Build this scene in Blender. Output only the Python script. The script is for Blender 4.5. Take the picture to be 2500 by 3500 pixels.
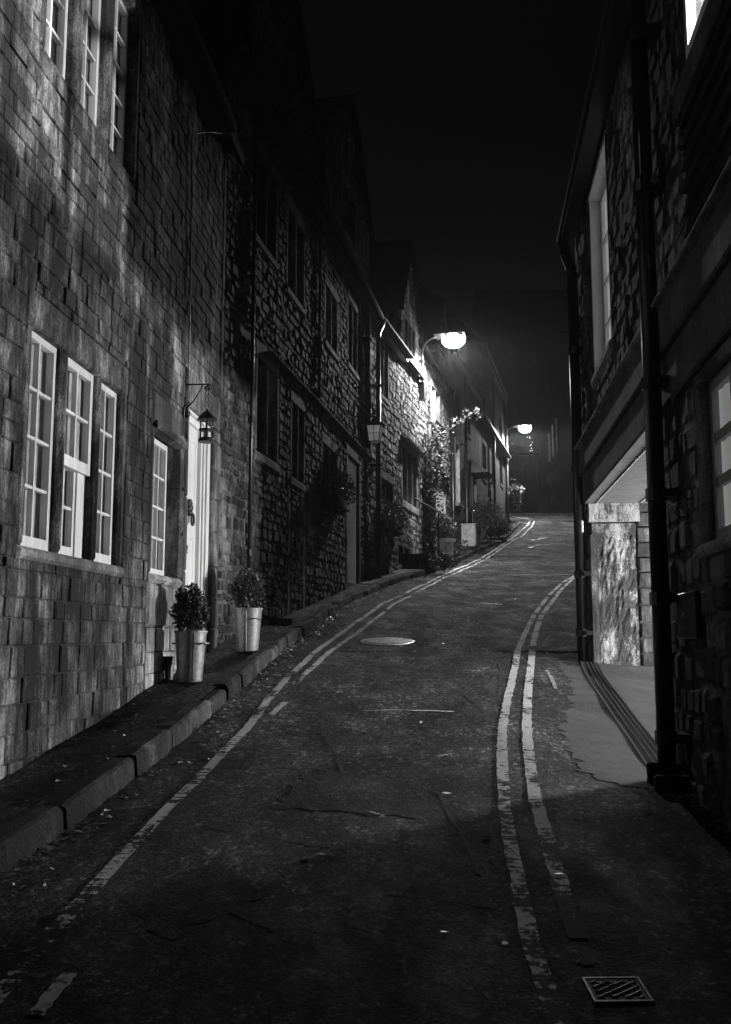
import bpy, math, random, bisect
import numpy as np
from mathutils import Vector, Matrix
random.seed(7)
rnd = random.uniform
C = bpy.context.scene.collection
scene = bpy.context.scene
for o in list(bpy.data.objects): bpy.data.objects.remove(o)

# ------------------------------------------------------------------ camera
F = 3250.0                                   # focal length in photo pixels (2500 x 3500)
PITCH = math.atan(420 / F)
cam = bpy.data.cameras.new('camera'); co = bpy.data.objects.new('camera', cam); C.objects.link(co)
cam.sensor_fit = 'VERTICAL'; cam.sensor_height = 36; cam.lens = 36 * F / 3500
cam.clip_start = 0.05; cam.clip_end = 2000
co.location = (0, 0, 0); co.rotation_euler = (math.radians(90) + PITCH, 0, 0)
scene.camera = co
# ------------------------------------------------------------------ night sky, moon, exposure
w = bpy.data.worlds.new('World'); scene.world = w; w.use_nodes = True
nt = w.node_tree; nt.nodes.clear()
sky = nt.nodes.new('ShaderNodeTexSky'); sky.sky_type = 'NISHITA'; sky.sun_disc = False
sky.sun_elevation = math.radians(35); sky.sun_rotation = math.radians(-60)
bw = nt.nodes.new('ShaderNodeRGBToBW'); bg = nt.nodes.new('ShaderNodeBackground'); ow = nt.nodes.new('ShaderNodeOutputWorld')
nt.links.new(sky.outputs[0], bw.inputs[0]); nt.links.new(bw.outputs[0], bg.inputs[0]); nt.links.new(bg.outputs[0], ow.inputs[0])
bg.inputs[1].default_value = 0.0007
moon = bpy.data.lights.new('moon', 'SUN'); moon.energy = 0.003; moon.angle = math.radians(5)
mo = bpy.data.objects.new('moon', moon); C.objects.link(mo)
mo.rotation_euler = (math.radians(55), 0, math.radians(60)); mo.location = (30, -30, 60)
vs = scene.view_settings; vs.view_transform = 'Standard'; vs.look = 'None'; vs.gamma = 1; vs.exposure = 0
vs.use_curve_mapping = False
scene.render.engine = 'CYCLES'
cy = scene.cycles; cy.use_denoising = True; cy.denoiser = 'OPENIMAGEDENOISE'
cy.max_bounces = 6; cy.diffuse_bounces = 3; cy.glossy_bounces = 2; cy.transmission_bounces = 4; cy.transparent_max_bounces = 12
cy.volume_bounces = 0; cy.sample_clamp_indirect = 4; cy.caustics_reflective = False; cy.caustics_refractive = False
P_PASSAGE, P_STREET, P_FAR, P_ROOM = 2200, 3200, 4200, 3400

# ------------------------------------------------------------------ photo pixel -> place
cp_, sp_ = math.cos(PITCH), math.sin(PITCH)
def ray(x, y):
    u = (x - 1250) / F; v = -(y - 1750) / F
    return u, cp_ - v * sp_, sp_ + v * cp_
GY = [-60, -40, -20, 0, 5, 10, 15, 20, 26, 31, 36, 42, 47, 50, 54, 60, 75, 300]
GZ = [-9, -6.4, -3.9, -1.45, -.82, -.16, .515, 1.2, 2.05, 2.8, 3.6, 4.85, 5.9, 6.42, 6.85, 7.1, 7.4, 9]
def G(Y): return float(np.interp(Y, GY, GZ))
def sst(a, b, x):
    t = min(1, max(0, (x - a) / (b - a))); return t * t * (3 - 2 * t)
def wallx(Y): return 1.14 + .1145 * Y
def gz(X, Y):
    z = (G(Y - .6) + G(Y) + G(Y + .6) + G(Y - 1.2) + G(Y + 1.2)) / 5
    z += .004 * math.sin(X * 3.1 + Y * 1.7) + .004 * math.sin(X * 1.3 - Y * 2.9) + .003 * math.sin(X * 6 + Y * 4.3)
    wx = wallx(Y); d = sst(4.6, 6, Y) * (1 - sst(8.9, 9.9, Y))
    z -= .09 * d * sst(wx - 1.1, wx, X)
    if X > wx: z -= .08 * d * min(X - wx, 1.2)
    return z
def ground(x, y):
    d = ray(x, y); t = 1.0
    while t < 150:
        if d[2] * t <= gz(d[0] * t, d[1] * t): break
        t += .02
    return (d[0] * t, d[1] * t)

# ------------------------------------------------------------------ mesh builder
class MB:
    def __init__(s): s.v = []; s.f = []
    def add(s, vs, fs):
        n = len(s.v); s.v += [tuple(p) for p in vs]; s.f += [tuple(i + n for i in q) for q in fs]; return s
    def box(s, x0, x1, y0, y1, z0, z1, b=0):
        if b <= 0:
            vs = [(x, y, z) for z in (z0, z1) for y in (y0, y1) for x in (x0, x1)]
            return s.add(vs, [(0, 2, 3, 1), (4, 5, 7, 6), (0, 1, 5, 4), (2, 6, 7, 3), (0, 4, 6, 2), (1, 3, 7, 5)])
        b = min(b, (x1 - x0) * .45, (y1 - y0) * .45, (z1 - z0) * .45)
        # chamfered front (low y) edges
        vs = [(x0, y1, z0), (x1, y1, z0), (x1, y1, z1), (x0, y1, z1), (x0, y0 + b, z0), (x1, y0 + b, z0), (x1, y0 + b, z1), (x0, y0 + b, z1),
              (x0 + b, y0, z0 + b), (x1 - b, y0, z0 + b), (x1 - b, y0, z1 - b), (x0 + b, y0, z1 - b)]
        fs = [(3, 2, 1, 0), (8, 9, 10, 11)]
        for i in range(4):
            j = (i + 1) % 4
            fs += [(i, j, 4 + j, 4 + i), (4 + i, 4 + j, 8 + j, 8 + i)]
        return s.add(vs, fs)
    def tube(s, path, r, n=8, cap=True):
        path = [Vector(p) for p in path]; rs = r if isinstance(r, (list, tuple)) else [r] * len(path)
        base = len(s.v); ref = None
        for i, p in enumerate(path):
            a = path[max(0, i - 1)]; b = path[min(len(path) - 1, i + 1)]; t = (b - a)
            if t.length < 1e-9: t = Vector((0, 0, 1))
            t.normalize()
            if ref is None: ref = Vector((1, 0, 0)) if abs(t.x) < .8 else Vector((0, 0, 1))
            q = (ref - t * ref.dot(t)); q.normalize(); k = t.cross(q); ref = q
            for m in range(n):
                an = 2 * math.pi * m / n; s.v.append(tuple(p + q * (rs[i] * math.cos(an)) + k * (rs[i] * math.sin(an))))
        for i in range(len(path) - 1):
            for m in range(n):
                a = base + i * n + m; b = base + i * n + (m + 1) % n; s.f.append((a, b, b + n, a + n))
        if cap:
            s.f.append(tuple(base + m for m in range(n))[::-1]); s.f.append(tuple(base + (len(path) - 1) * n + m for m in range(n)))
        return s
    def lathe(s, prof, c=(0, 0, 0), n=20, ax='z'):
        base = len(s.v)
        for r, z in prof:
            for m in range(n):
                a = 2 * math.pi * m / n; p = (r * math.cos(a), r * math.sin(a), z)
                if ax == 'y': p = (p[0], p[2], p[1])
                s.v.append((c[0] + p[0], c[1] + p[1], c[2] + p[2]))
        for i in range(len(prof) - 1):
            for m in range(n):
                a = base + i * n + m; b = base + i * n + (m + 1) % n; s.f.append((a, b, b + n, a + n))
        if prof[0][0] > 1e-4: s.f.append(tuple(base + m for m in range(n))[::-1])
        if prof[-1][0] > 1e-4: s.f.append(tuple(base + (len(prof) - 1) * n + m for m in range(n)))
        return s
    def prism(s, poly, y0, y1):                 # poly of (x,z), extruded along y
        n = len(poly); vs = [(x, y0, z) for x, z in poly] + [(x, y1, z) for x, z in poly]
        return s.add(vs, [tuple(range(n)), tuple(range(2 * n - 1, n - 1, -1))] + [(i, i + n, (i + 1) % n + n, (i + 1) % n) for i in range(n)])
    def sphere(s, c, r, n=10, m=6):
        return s.lathe([(max(r * math.sin(math.pi * i / m), 1e-5), -r * math.cos(math.pi * i / m)) for i in range(m + 1)], c, n)
    def build(s, name, mat, parent=None, smooth=False, loc=None, rot=None):
        me = bpy.data.meshes.new(name); me.from_pydata(s.v, [], s.f); me.update()
        if smooth: me.polygons.foreach_set('use_smooth', [True] * len(me.polygons))
        me.materials.append(M[mat]); o = bpy.data.objects.new(name, me); C.objects.link(o)
        if parent is not None: o.parent = parent
        if loc is not None: o.location = loc
        if rot is not None: o.rotation_euler = rot
        return o
def box(name, mat, parent, *a, b=0): return MB().box(*a, b=b).build(name, mat, parent)
def tag(o, label, cat, group=None):
    o['label'] = label; o['category'] = cat
    if group: o['group'] = group
    return o
def thing(name, label, cat, loc=(0, 0, 0), rz=0, group=None):
    o = bpy.data.objects.new(name, None); C.objects.link(o); o.empty_display_size = .1
    o.location = loc; o.rotation_euler = (0, 0, rz); return tag(o, label, cat, group)
def struct(o, kind='structure'): o['kind'] = kind; return o

# ------------------------------------------------------------------ materials (a black and white world)
M = {}
class NT:
    def __init__(s, name):
        m = bpy.data.materials.new(name); m.use_nodes = True; s.t = m.node_tree; s.t.nodes.clear(); M[name] = m
        s.out = s.n('ShaderNodeOutputMaterial')
    def n(s, k, **kw):
        o = s.t.nodes.new(k)
        for a, b in kw.items(): setattr(o, a, b)
        return o
    def l(s, a, b): s.t.links.new(a, b)
    def pos(s, sc=(1, 1, 1)):
        g = s.n('ShaderNodeNewGeometry'); m = s.n('ShaderNodeMapping'); m.inputs['Scale'].default_value = sc
        s.l(g.outputs['Position'], m.inputs['Vector']); return m.outputs[0]
    def noise(s, sc, scale=1, det=4, rough=.6, dist=0):
        x = s.n('ShaderNodeTexNoise'); x.inputs['Scale'].default_value = scale; x.inputs['Detail'].default_value = det
        x.inputs['Roughness'].default_value = rough; x.inputs['Distortion'].default_value = dist
        s.l(s.pos(sc), x.inputs['Vector']); return x.outputs['Fac']
    def vor(s, sc, feature='F1', out='Distance'):
        x = s.n('ShaderNodeTexVoronoi', feature=feature); x.inputs['Scale'].default_value = 1; s.l(s.pos(sc), x.inputs['Vector']); return x.outputs[out]
    def math(s, op, a, b=None, c=None):
        x = s.n('ShaderNodeMath', operation=op)
        for i, q in enumerate((a, b, c)):
            if q is None: continue
            if isinstance(q, (int, float)): x.inputs[i].default_value = q
            else: s.l(q, x.inputs[i])
        return x.outputs[0]
    def ramp(s, f, *st):
        r = s.n('ShaderNodeValToRGB'); e = r.color_ramp.elements
        while len(e) < len(st): e.new(.5)
        for k, (p, v) in zip(e, st): k.position = p; k.color = (v, v, v, 1)
        s.l(f, r.inputs[0]); return r.outputs[0]
    def rand(s):
        a = s.n('ShaderNodeObjectInfo').outputs['Random']; b = s.n('ShaderNodeNewGeometry').outputs['Random Per Island']
        return s.math('FRACT', s.math('ADD', a, b))
    def mix(s, f, a, b):
        x = s.n('ShaderNodeMix', data_type='FLOAT')
        for i, q in ((0, f), (2, a), (3, b)):
            if isinstance(q, (int, float)): x.inputs[i].default_value = q
            else: s.l(q, x.inputs[i])
        return x.outputs[0]
    def done(s, col, rough=.8, bump=None, dist=.01, strength=1, metal=0, spec=.4):
        b = s.n('ShaderNodeBsdfPrincipled')
        if isinstance(col, (int, float)): b.inputs['Base Color'].default_value = (col, col, col, 1)
        else: s.l(col, b.inputs['Base Color'])
        if isinstance(rough, (int, float)): b.inputs['Roughness'].default_value = rough
        else: s.l(rough, b.inputs['Roughness'])
        b.inputs['Metallic'].default_value = metal; b.inputs['Specular IOR Level'].default_value = spec
        if bump is not None:
            q = s.n('ShaderNodeBump'); q.inputs['Distance'].default_value = dist; q.inputs['Strength'].default_value = strength
            s.l(bump, q.inputs['Height']); s.l(q.outputs[0], b.inputs['Normal'])
        s.l(b.outputs[0], s.out.inputs[0]); return b

def stone_mat(name, dark, light, streak=.5, bump=.004, lo=.43, hi=.63, rv=.1, ms=7, mid_=.22):
    """sooty limestone: vertical scoured streaks in patches over a dark skin"""
    t = NT(name)
    st = t.noise((26, 26, 3.0), det=7, rough=.8, dist=.4); big = t.noise((.75, .75, .55), det=4, rough=.6); fine = t.noise((85, 85, 60), det=4, rough=.8)
    mid = t.noise((ms, ms, ms * .7), det=7, rough=.75); grime = t.noise((3.2, 3.2, 1.1), det=5, rough=.7)
    sub = lambda q, k: t.math('MULTIPLY', t.math('SUBTRACT', q, .5), k)
    v = t.math('ADD', t.math('ADD', sub(st, streak), sub(big, .6)), t.math('ADD', sub(mid, .8 - streak), sub(t.rand(), rv)))
    v = t.math('ADD', t.math('ADD', v, sub(grime, .75)), t.math('ADD', sub(fine, .32), .5))
    col = t.ramp(v, (lo, dark), (lo + (hi - lo) * .5, dark + (light - dark) * mid_), (hi, light))
    h = t.math('ADD', fine, t.math('ADD', t.math('MULTIPLY', mid, 2.0), t.math('MULTIPLY', st, .2)))
    t.done(col, .9, h, bump * 2.2, .9, spec=.25)
stone_mat('ashlar', .018, .56, .44, .009, .44, .70, .06)
stone_mat('ashlar_pale', .10, .62, .4, .006, .36, .64, .08)
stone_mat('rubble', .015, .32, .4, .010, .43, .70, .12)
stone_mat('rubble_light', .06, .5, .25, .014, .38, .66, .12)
stone_mat('rubble_right', .03, .26, .2, .010, .40, .68, .14)
stone_mat('dressed', .03, .3, .45, .005, .42, .7)
stone_mat('dressed_pale', .14, .5, .3, .005, .34, .66, .08)
stone_mat('peeling', .06, .5, .3, .02, .44, .56, .1, 8, .55)
stone_mat('mortar', .03, .2, .3, .008, .4, .68)
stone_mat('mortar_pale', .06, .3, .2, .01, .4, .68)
stone_mat('kerb', .016, .15, .15, .010, .38, .68, .16)
stone_mat('render', .05, .13, .3, .003, .3, .75, 0)
stone_mat('render_dark', .012, .045, .3, .003, .3, .75, 0)
stone_mat('render_pale', .03, .085, .3, .005, .3, .75, 0)
stone_mat('concrete_beam', .05, .16, .3, .003, .35, .7, 0)
def simple(name, col, rough=.6, metal=0, spec=.4, noise=None, bump=0):
    t = NT(name); c = col; h = None
    if noise:
        n = t.noise((noise,) * 3, det=4); c = t.ramp(n, (.3, col * .6), (.7, col * 1.25)); h = n if bump else None
    t.done(c, rough, h, bump or .01, .6, metal, spec)
t = NT('white_paint'); n = t.noise((14, 14, 3), det=4); t.done(t.ramp(n, (.3, .62), (.6, .78)), .45)
t = NT('grey_and_shaded_paint'); n = t.noise((14, 14, 3), det=4); t.done(t.ramp(n, (.3, .25), (.6, .34)), .5)
simple('dark_paint', .02, .4, noise=8)
simple('iron', .012, .45, spec=.5, noise=20)
simple('pipe', .014, .32, spec=.5, noise=9)
simple('pipe_matt', .012, .75, spec=.2, noise=9)
simple('lead', .05, .45, noise=12)
simple('slate', .03, .6, noise=10, bump=.01)
simple('interior', .03, .9, noise=3)
simple('room_paint', .006, .8, noise=2)
simple('plaster', .75, .8, noise=2)
simple('plaster_worn', .5, .85, noise=3)
simple('curtain', .6, .9, noise=6)
simple('curtain_dark', .10, .9, noise=6)
simple('blind_back', .3, .9, noise=3)
simple('galvanised', .27, .5, .6, .5, noise=26)
simple('soil', .02, .95, noise=40, bump=.01)
simple('bark', .09, .85, noise=40, bump=.006)
simple('iron_paint', .10, .55, noise=7)
simple("meter_box", .36, .5, noise=7)
simple('white_pot', .7, .6, noise=16)
simple('sign_slate', .012, .35, noise=12)
simple('sign_letter', .16, .6, noise=50)
simple('manhole_metal', .2, .38, .5, .5, noise=45)
simple('grate_metal', .03, .7, .2, .3, noise=30)
simple('brass', .03, .3, .7, .5, noise=20)
def leafmat(name, a, b):
    t = NT(name); t.done(t.ramp(t.rand(), (0, a), (1, b)), .4, spec=.5)
leafmat('leaf_dark', .03, .09); leafmat('leaf_mid', .07, .2); leafmat('leaf_dead', .05, .4)
t = NT('glass')
tr = t.n('ShaderNodeBsdfTransparent'); gl = t.n('ShaderNodeBsdfGlossy'); gl.inputs['Roughness'].default_value = .03; mx = t.n('ShaderNodeMixShader')
lw = t.n('ShaderNodeLayerWeight'); lw.inputs[0].default_value = .5; tr.inputs[0].default_value = (.97, .97, .97, 1)
t.l(t.math('ADD', t.math('MULTIPLY', t.math('POWER', lw.outputs['Facing'], 3.0), .35), .02), mx.inputs[0]); t.l(tr.outputs[0], mx.inputs[1]); t.l(gl.outputs[0], mx.inputs[2]); t.l(mx.outputs[0], t.out.inputs[0])
def emit(name, s, noise=None):
    t = NT(name); e = t.n('ShaderNodeEmission')
    e.inputs[1].default_value = s
    if noise:
        t.l(t.ramp(t.noise((noise[0], noise[1], noise[2]), det=2), (.25, .6), (.75, 1.0)), e.inputs[0])
    t.l(e.outputs[0], t.out.inputs[0])
emit('lit_blind', .34, (5, 5, .6)); emit('lit_blind_dim', .5, (6, 6, .5)); emit('lancet', .05, (1, 1, 1)); emit('bulb', 40); emit('fairy', 6)
emit('door_glow', .055, (2, 2, 1)); emit('street_bowl', 60); emit('street_bowl_far', 60)
# asphalt with pale aggregate, worn patches and damp smears
def tar_mat(name, lo, mid, hi, sc=1.0, patchy=1.0):
    t = NT(name)
    def cells(k):
        q = t.vor((k, k, k), out='Color'); b_ = t.n('ShaderNodeRGBToBW'); t.l(q, b_.inputs[0]); return b_.outputs[0]
    c1, c2 = cells(70), cells(34); d = t.vor((70, 70, 70)); rg = t.noise((30, 30, 30), det=6, rough=.85); lump = t.noise((8, 8, 8), det=4, rough=.7)
    big = t.noise((.8, .5, 1), det=6, rough=.75); worn = t.noise((2.6, 1.4, 2), det=7, rough=.8); smear = t.noise((9, 1.6, 3), det=6, rough=.8)
    sub = lambda q, k: t.math('MULTIPLY', t.math('SUBTRACT', q, .5), k)
    v = t.math('ADD', t.math('ADD', sub(big, 1.0 * patchy), sub(worn, .7)), t.math('ADD', sub(smear, .35), t.math('ADD', sub(rg, .5), .5)))
    base = t.ramp(v, (.34, lo), (.52, mid), (.72, hi))
    c = t.math('MULTIPLY', base, t.math('MULTIPLY', t.ramp(c1, (.3, .3), (.55, .9), (.78, 3.2)), t.ramp(c2, (.3, .55), (.6, 1.0), (.8, 2.4))))
    h = t.math('ADD', t.math('ADD', t.math('MULTIPLY', t.math('SUBTRACT', 1, d), .5), t.math('MULTIPLY', lump, 2.0)), t.math('ADD', t.math('MULTIPLY', rg, 1.5), t.math('MULTIPLY', smear, .8)))
    t.done(c, t.ramp(worn, (.42, .95), (.62, .74)), h, .013 * sc, 1, spec=.16)
tar_mat('asphalt', .006, .024, .085); tar_mat('tar_patch', .004, .012, .035, 1.2, .4); simple('crack', .004, .95, noise=30)
tar_mat('pavement_tar', .008, .022, .06, 1.3, .6)
t = NT('concrete')
big = t.noise((2.6, 2.6, 2), det=8, rough=.75); f2 = t.noise((40, 40, 40), det=5, rough=.8); sm = t.noise((3, 14, 3), det=4)
t.done(t.ramp(t.math('ADD', t.math('MULTIPLY', big, .7), t.math('MULTIPLY', sm, .3)), (.35, .018), (.65, .075)), .9, f2, .012, .7, spec=.3)
t = NT('line_paint')
wn = t.noise((26, 26, 26), det=5, rough=.75); bgw = t.noise((3.5, 2.2, 2), det=4); cr = t.noise((4, 42, 4), det=3, rough=.6)
g = t.n('ShaderNodeNewGeometry'); sx = t.n('ShaderNodeSeparateXYZ'); t.l(g.outputs['Position'], sx.inputs[0])
near = t.math('MULTIPLY', t.math('SUBTRACT', 5.8, sx.outputs[1]), .07); near = t.math('MAXIMUM', near, -.03)
sub = lambda q, k: t.math('MULTIPLY', t.math('SUBTRACT', q, .5), k)
wear = t.math('ADD', t.math('ADD', t.math("ADD", sub(wn, 1.0), .555), sub(bgw, 1.3)), t.math('ADD', sub(cr, .5), t.math('MULTIPLY', near, .75)))
mask = t.ramp(wear, (.60, 1), (.66, 0))
t.done(t.mix(mask, t.ramp(wn, (.4, .004), (.7, .02)), t.ramp(wn, (.3, .62), (.7, .42))), .85, wn, .008, .8, spec=.14)
t = NT('scar_paint')
wn = t.noise((18, 18, 18), det=5, rough=.75); t.done(t.ramp(wn, (.45, .04), (.6, .3)), .5, wn, .006, .8)

# ------------------------------------------------------------------ stones
def stone_variants(mat, n, rough, rnd_c, seed):
    R = random.Random(seed); out = []
    for k in range(n):
        N = 4; vs = []; fs = []
        e = R.uniform(.03, .06) if not rnd_c else R.uniform(.12, .2)
        ts = [0, e, 1 - e, 1]
        bul = R.uniform(.3, 1) * rough
        tilt = R.uniform(-.25, .25) * rough; tilt2 = R.uniform(-.25, .25) * rough
        for j in range(N):
            for i in range(N):
                x, z = ts[i], ts[j]; edge = i in (0, 3) or j in (0, 3); corner = i in (0, 3) and j in (0, 3)
                if rnd_c:
                    q = .11 if corner else 0
                    x += (q if i == 0 else -q if i == 3 else 0) + R.uniform(-.035, .035); z += (q if j == 0 else -q if j == 3 else 0) + R.uniform(-.035, .035)
                elif edge: x += R.uniform(-.012, .012); z += R.uniform(-.012, .012)
                else: x += R.uniform(-.03, .03); z += R.uniform(-.03, .03)
                y = (.004 if not rnd_c else .013) if edge else -bul * R.uniform(.2, 1)
                if not edge or not rnd_c: y += tilt * (x - .5) + tilt2 * (z - .5)
                vs.append((min(1.02, max(-.02, x)), y, min(1.02, max(-.02, z))))
        for j in range(3):
            for i in range(3): a = j * 4 + i; fs.append((a, a + 1, a + 5, a + 4))
        rim = [0, 1, 2, 3, 7, 11, 15, 14, 13, 12, 8, 4]; b0 = len(vs)
        vs += [(vs[i][0], .06, vs[i][2]) for i in rim]
        for k2 in range(12): a, b = rim[k2], rim[(k2 + 1) % 12]; fs.append((b, a, b0 + k2, b0 + (k2 + 1) % 12))
        me = bpy.data.meshes.new('stone'); me.from_pydata(vs, [], fs); me.update(); me.materials.append(M[mat])
        out.append((me, np.array(vs), fs))
    return out
VAR = {}
def variants(mat, rough, rc):
    k = (mat, rough, rc)
    if k not in VAR: VAR[k] = stone_variants(mat, 10, rough, rc, len(VAR) + 3)
    return VAR[k]
def project(p):
    y = p[1] * cp_ + p[2] * sp_; z = -p[1] * sp_ + p[2] * cp_
    if y < .1: return None
    return 1250 + F * p[0] / y, 1750 - F * z / y, y
def layout(spans, blocks, hr, wr, gap, R, jit=0):
    """coursed stones: spans = [(z0, z1, fn(z)->(s0,s1))], blocks = [(s0,s1,z0,z1)]"""
    out = []
    for z0, z1, fn in spans:
        z = z0
        while z < z1 - .03:
            h = R.uniform(*hr)
            if z + h > z1 - .05: h = z1 - z
            a, b = fn(z + h * .6)
            if b - a > .05:
                cuts = sorted({a, b} | {q for bl in blocks if bl[2] < z + h - .01 and bl[3] > z + .01 for q in bl[:2] if a < q < b})
                for c0, c1 in zip(cuts, cuts[1:]):
                    if c1 - c0 < .02: continue
                    mid = (c0 + c1) / 2; lo, hi = z, z + h; dead = False
                    for bl in blocks:
                        if bl[0] - .001 < mid < bl[1] + .001 and bl[2] < hi - .005 and bl[3] > lo + .005:
                            if bl[2] <= lo + .02 and bl[3] >= hi - .02: dead = True
                            elif bl[3] < hi - .02 and bl[2] <= lo + .02: lo = bl[3]
                            elif bl[2] > lo + .02 and bl[3] >= hi - .02: hi = bl[2]
                            else: dead = True
                    if dead or hi - lo < .03: continue
                    s = c0
                    while s < c1 - .01:
                        ww = R.uniform(*wr) * (.7 + .3 * (hi - lo) / hr[1])
                        if s + ww > c1 - wr[0] * .6: ww = c1 - s
                        if ww > wr[1] * 1.5: ww /= 2
                        g2 = gap * R.uniform(.6, 1.3)
                        jz = jit * R.uniform(-1, 1) * (lo == z and hi == z + h); jh = jit * R.uniform(-.8, 1) * (lo == z and hi == z + h)
                        out.append((s + g2 / 2, lo + g2 / 2 + jz, ww - g2, hi - lo - g2 + jh)); s += ww
            z += h
    return [r for r in out if r[2] > .02 and r[3] > .02]
def lay_stones(fac, wall, rects, mat, rough, rc, y=0, keep=300, matfn=None):
    items = []
    Mx = fac.mat
    for r in rects:
        c = Mx @ Vector((r[0] + r[2] / 2, y, r[1] + r[3] / 2)); p = project(c); d = c.length
        vis = p is not None and -60 < p[0] < 2560 and -60 < p[1] < 3560
        cosv = max(0.02, -(c.normalized().dot(fac.n))) if d > 0 else 0
        items.append((r[2] * r[3] * cosv / d / d if vis else -d, r))
    items.sort(key=lambda q: -q[0])
    rest = []
    for k, (a, r) in enumerate(items):
        V = variants(matfn(r) if matfn else mat, rough, rc); v = random.randrange(10)
        fl = random.random() < .5; sx = -r[2] if fl else r[2]; x0 = r[0] + (r[2] if fl else 0)
        yy = y + (rnd(-.006, .006) if not rc else rnd(-.012, .006))
        if k < keep and a > 0:
            fl = False; o = bpy.data.objects.new('stone', V[v][0]); C.objects.link(o); o.parent = wall; o.location = (r[0], yy, r[1]); o.scale = (r[2], 1, r[3])
            if rc: o.rotation_euler = (rnd(-.03, .03), rnd(-.03, .03), rnd(-.03, .03))
        else: rest.append((matfn(r) if matfn else mat, V[v], r[0], yy, r[1], r[2], r[3]))
    bym = {}
    for q in rest: bym.setdefault(q[0], []).append(q[1:])
    for mn, qs in bym.items():
        vs = []; fs = []; n = 0
        for V, x, yy, z, sx, sz in qs:
            vs.append(V[1] * np.array([sx, 1, sz]) + np.array([x, yy, z])); fs += [tuple(i + n for i in f) for f in V[2]]; n += len(V[1])
        me = bpy.data.meshes.new('stonework'); me.from_pydata(np.concatenate(vs).tolist(), [], fs); me.materials.append(M[mn]); me.update()
        o = bpy.data.objects.new('stonework', me); C.objects.link(o); o.parent = wall; o['kind'] = 'stuff'

# ------------------------------------------------------------------ facades
class Fac:
    def __init__(s, name, p0, p1, label, cat, group=None):
        d = Vector((p1[0] - p0[0], p1[1] - p0[1])); s.L = d.length; d.normalize(); s.p0 = p0; s.d = d
        s.ang = math.atan2(d.y, d.x); s.n = Vector((d.y, -d.x, 0))
        s.root = thing(name, label, cat, (p0[0], p0[1], 0), s.ang, group)
        s.mat = Matrix.Translation((p0[0], p0[1], 0)) @ Matrix.Rotation(s.ang, 4, 'Z')
        s.holes = []; s.blocks = []
    def px(s, x, y, off=0):
        r = ray(x, y); px, py = s.p0[0] + s.n.x * off, s.p0[1] + s.n.y * off
        a = np.array([[s.d.x, -r[0]], [s.d.y, -r[1]]]); q = np.linalg.solve(a, [-px, -py]); return float(q[0]), float(q[1] * r[2])
    def w(s, x, y, z): return s.mat @ Vector((x, y, z))
    def gnd(s, x): p = s.mat @ Vector((x, 0, 0)); return G(p.y)
    def part(s, name, mat, *a, b=0): return box(name, mat, s.root, *a, b=b)

def wall_mesh(fac, name, mat, s0, s1, z0, z1, y0=.016, th=.34, gables=()):
    """mortar wall with the holes cut; gables = polygons (s,z) standing on z1"""
    m = MB(); H = [h for h in fac.holes if h[2] < z1 and h[3] > z0]
    ss = sorted({s0, s1} | {q for h in H for q in h[:2] if s0 < q < s1}); zs = sorted({z0, z1} | {q for h in H for q in h[2:4] if z0 < q < z1})
    for a, b in zip(ss, ss[1:]):
        for c, d in zip(zs, zs[1:]):
            ms, mz = (a + b) / 2, (c + d) / 2
            if any(h[0] < ms < h[1] and h[2] < mz < h[3] for h in H): continue
            m.add([(a, y0, c), (b, y0, c), (b, y0, d), (a, y0, d)], [(0, 1, 2, 3)]); m.add([(a, th, c), (b, th, c), (b, th, d), (a, th, d)], [(3, 2, 1, 0)])
    for h in H:
        a, b, c, d = max(h[0], s0), min(h[1], s1), max(h[2], z0), min(h[3], z1)
        m.add([(a, y0, c), (a, th, c), (a, th, d), (a, y0, d), (b, y0, c), (b, th, c), (b, th, d), (b, y0, d)], [(0, 1, 2, 3), (7, 6, 5, 4), (0, 4, 5, 1), (3, 2, 6, 7)])
    for g in gables: m.prism(g, y0, th)
    return m.build(name, mat, fac.root)

def shell(fac, s0, s1, z0, z1, depth=5.0, rise=2.6, over=.18, roofmat='slate', wallmat='mortar'):
    fac.part('side_wall', wallmat, s0, s0 + .25, .35, depth, z0, z1); fac.part('side_wall', wallmat, s1 - .25, s1, .35, depth, z0, z1)
    fac.part('back_wall', wallmat, s0, s1, depth, depth + .25, z0, z1)
    m = MB(); e = z1; h = depth / 2
    m.prism([(0, 0)] * 0 or [(-over, e - .08), (h, e + rise), (depth + .4, e - .1), (depth + .4, e + .02), (h, e + rise + .14), (-over, e + .05)], 0, 1)
    vs = [(s0 - .03 + (s1 - s0 + .06) * y, x, z) for x, y, z in m.v]
    q = MB(); q.add(vs, [f[::-1] for f in m.f]); r = q.build('roof', roofmat, fac.root)
    for a in (s0 + .05, s1 - .3):
        MB().add([(a + dx, y, z) for dx in (0, .25) for y, z in ((.02, e - .02), (depth, e - .02), (h, e + rise - .05))],
                 [(0, 1, 2), (5, 4, 3), (0, 3, 4, 1), (1, 4, 5, 2), (2, 5, 3, 0)]).build('end_gable', wallmat, fac.root)
    return r

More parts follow.
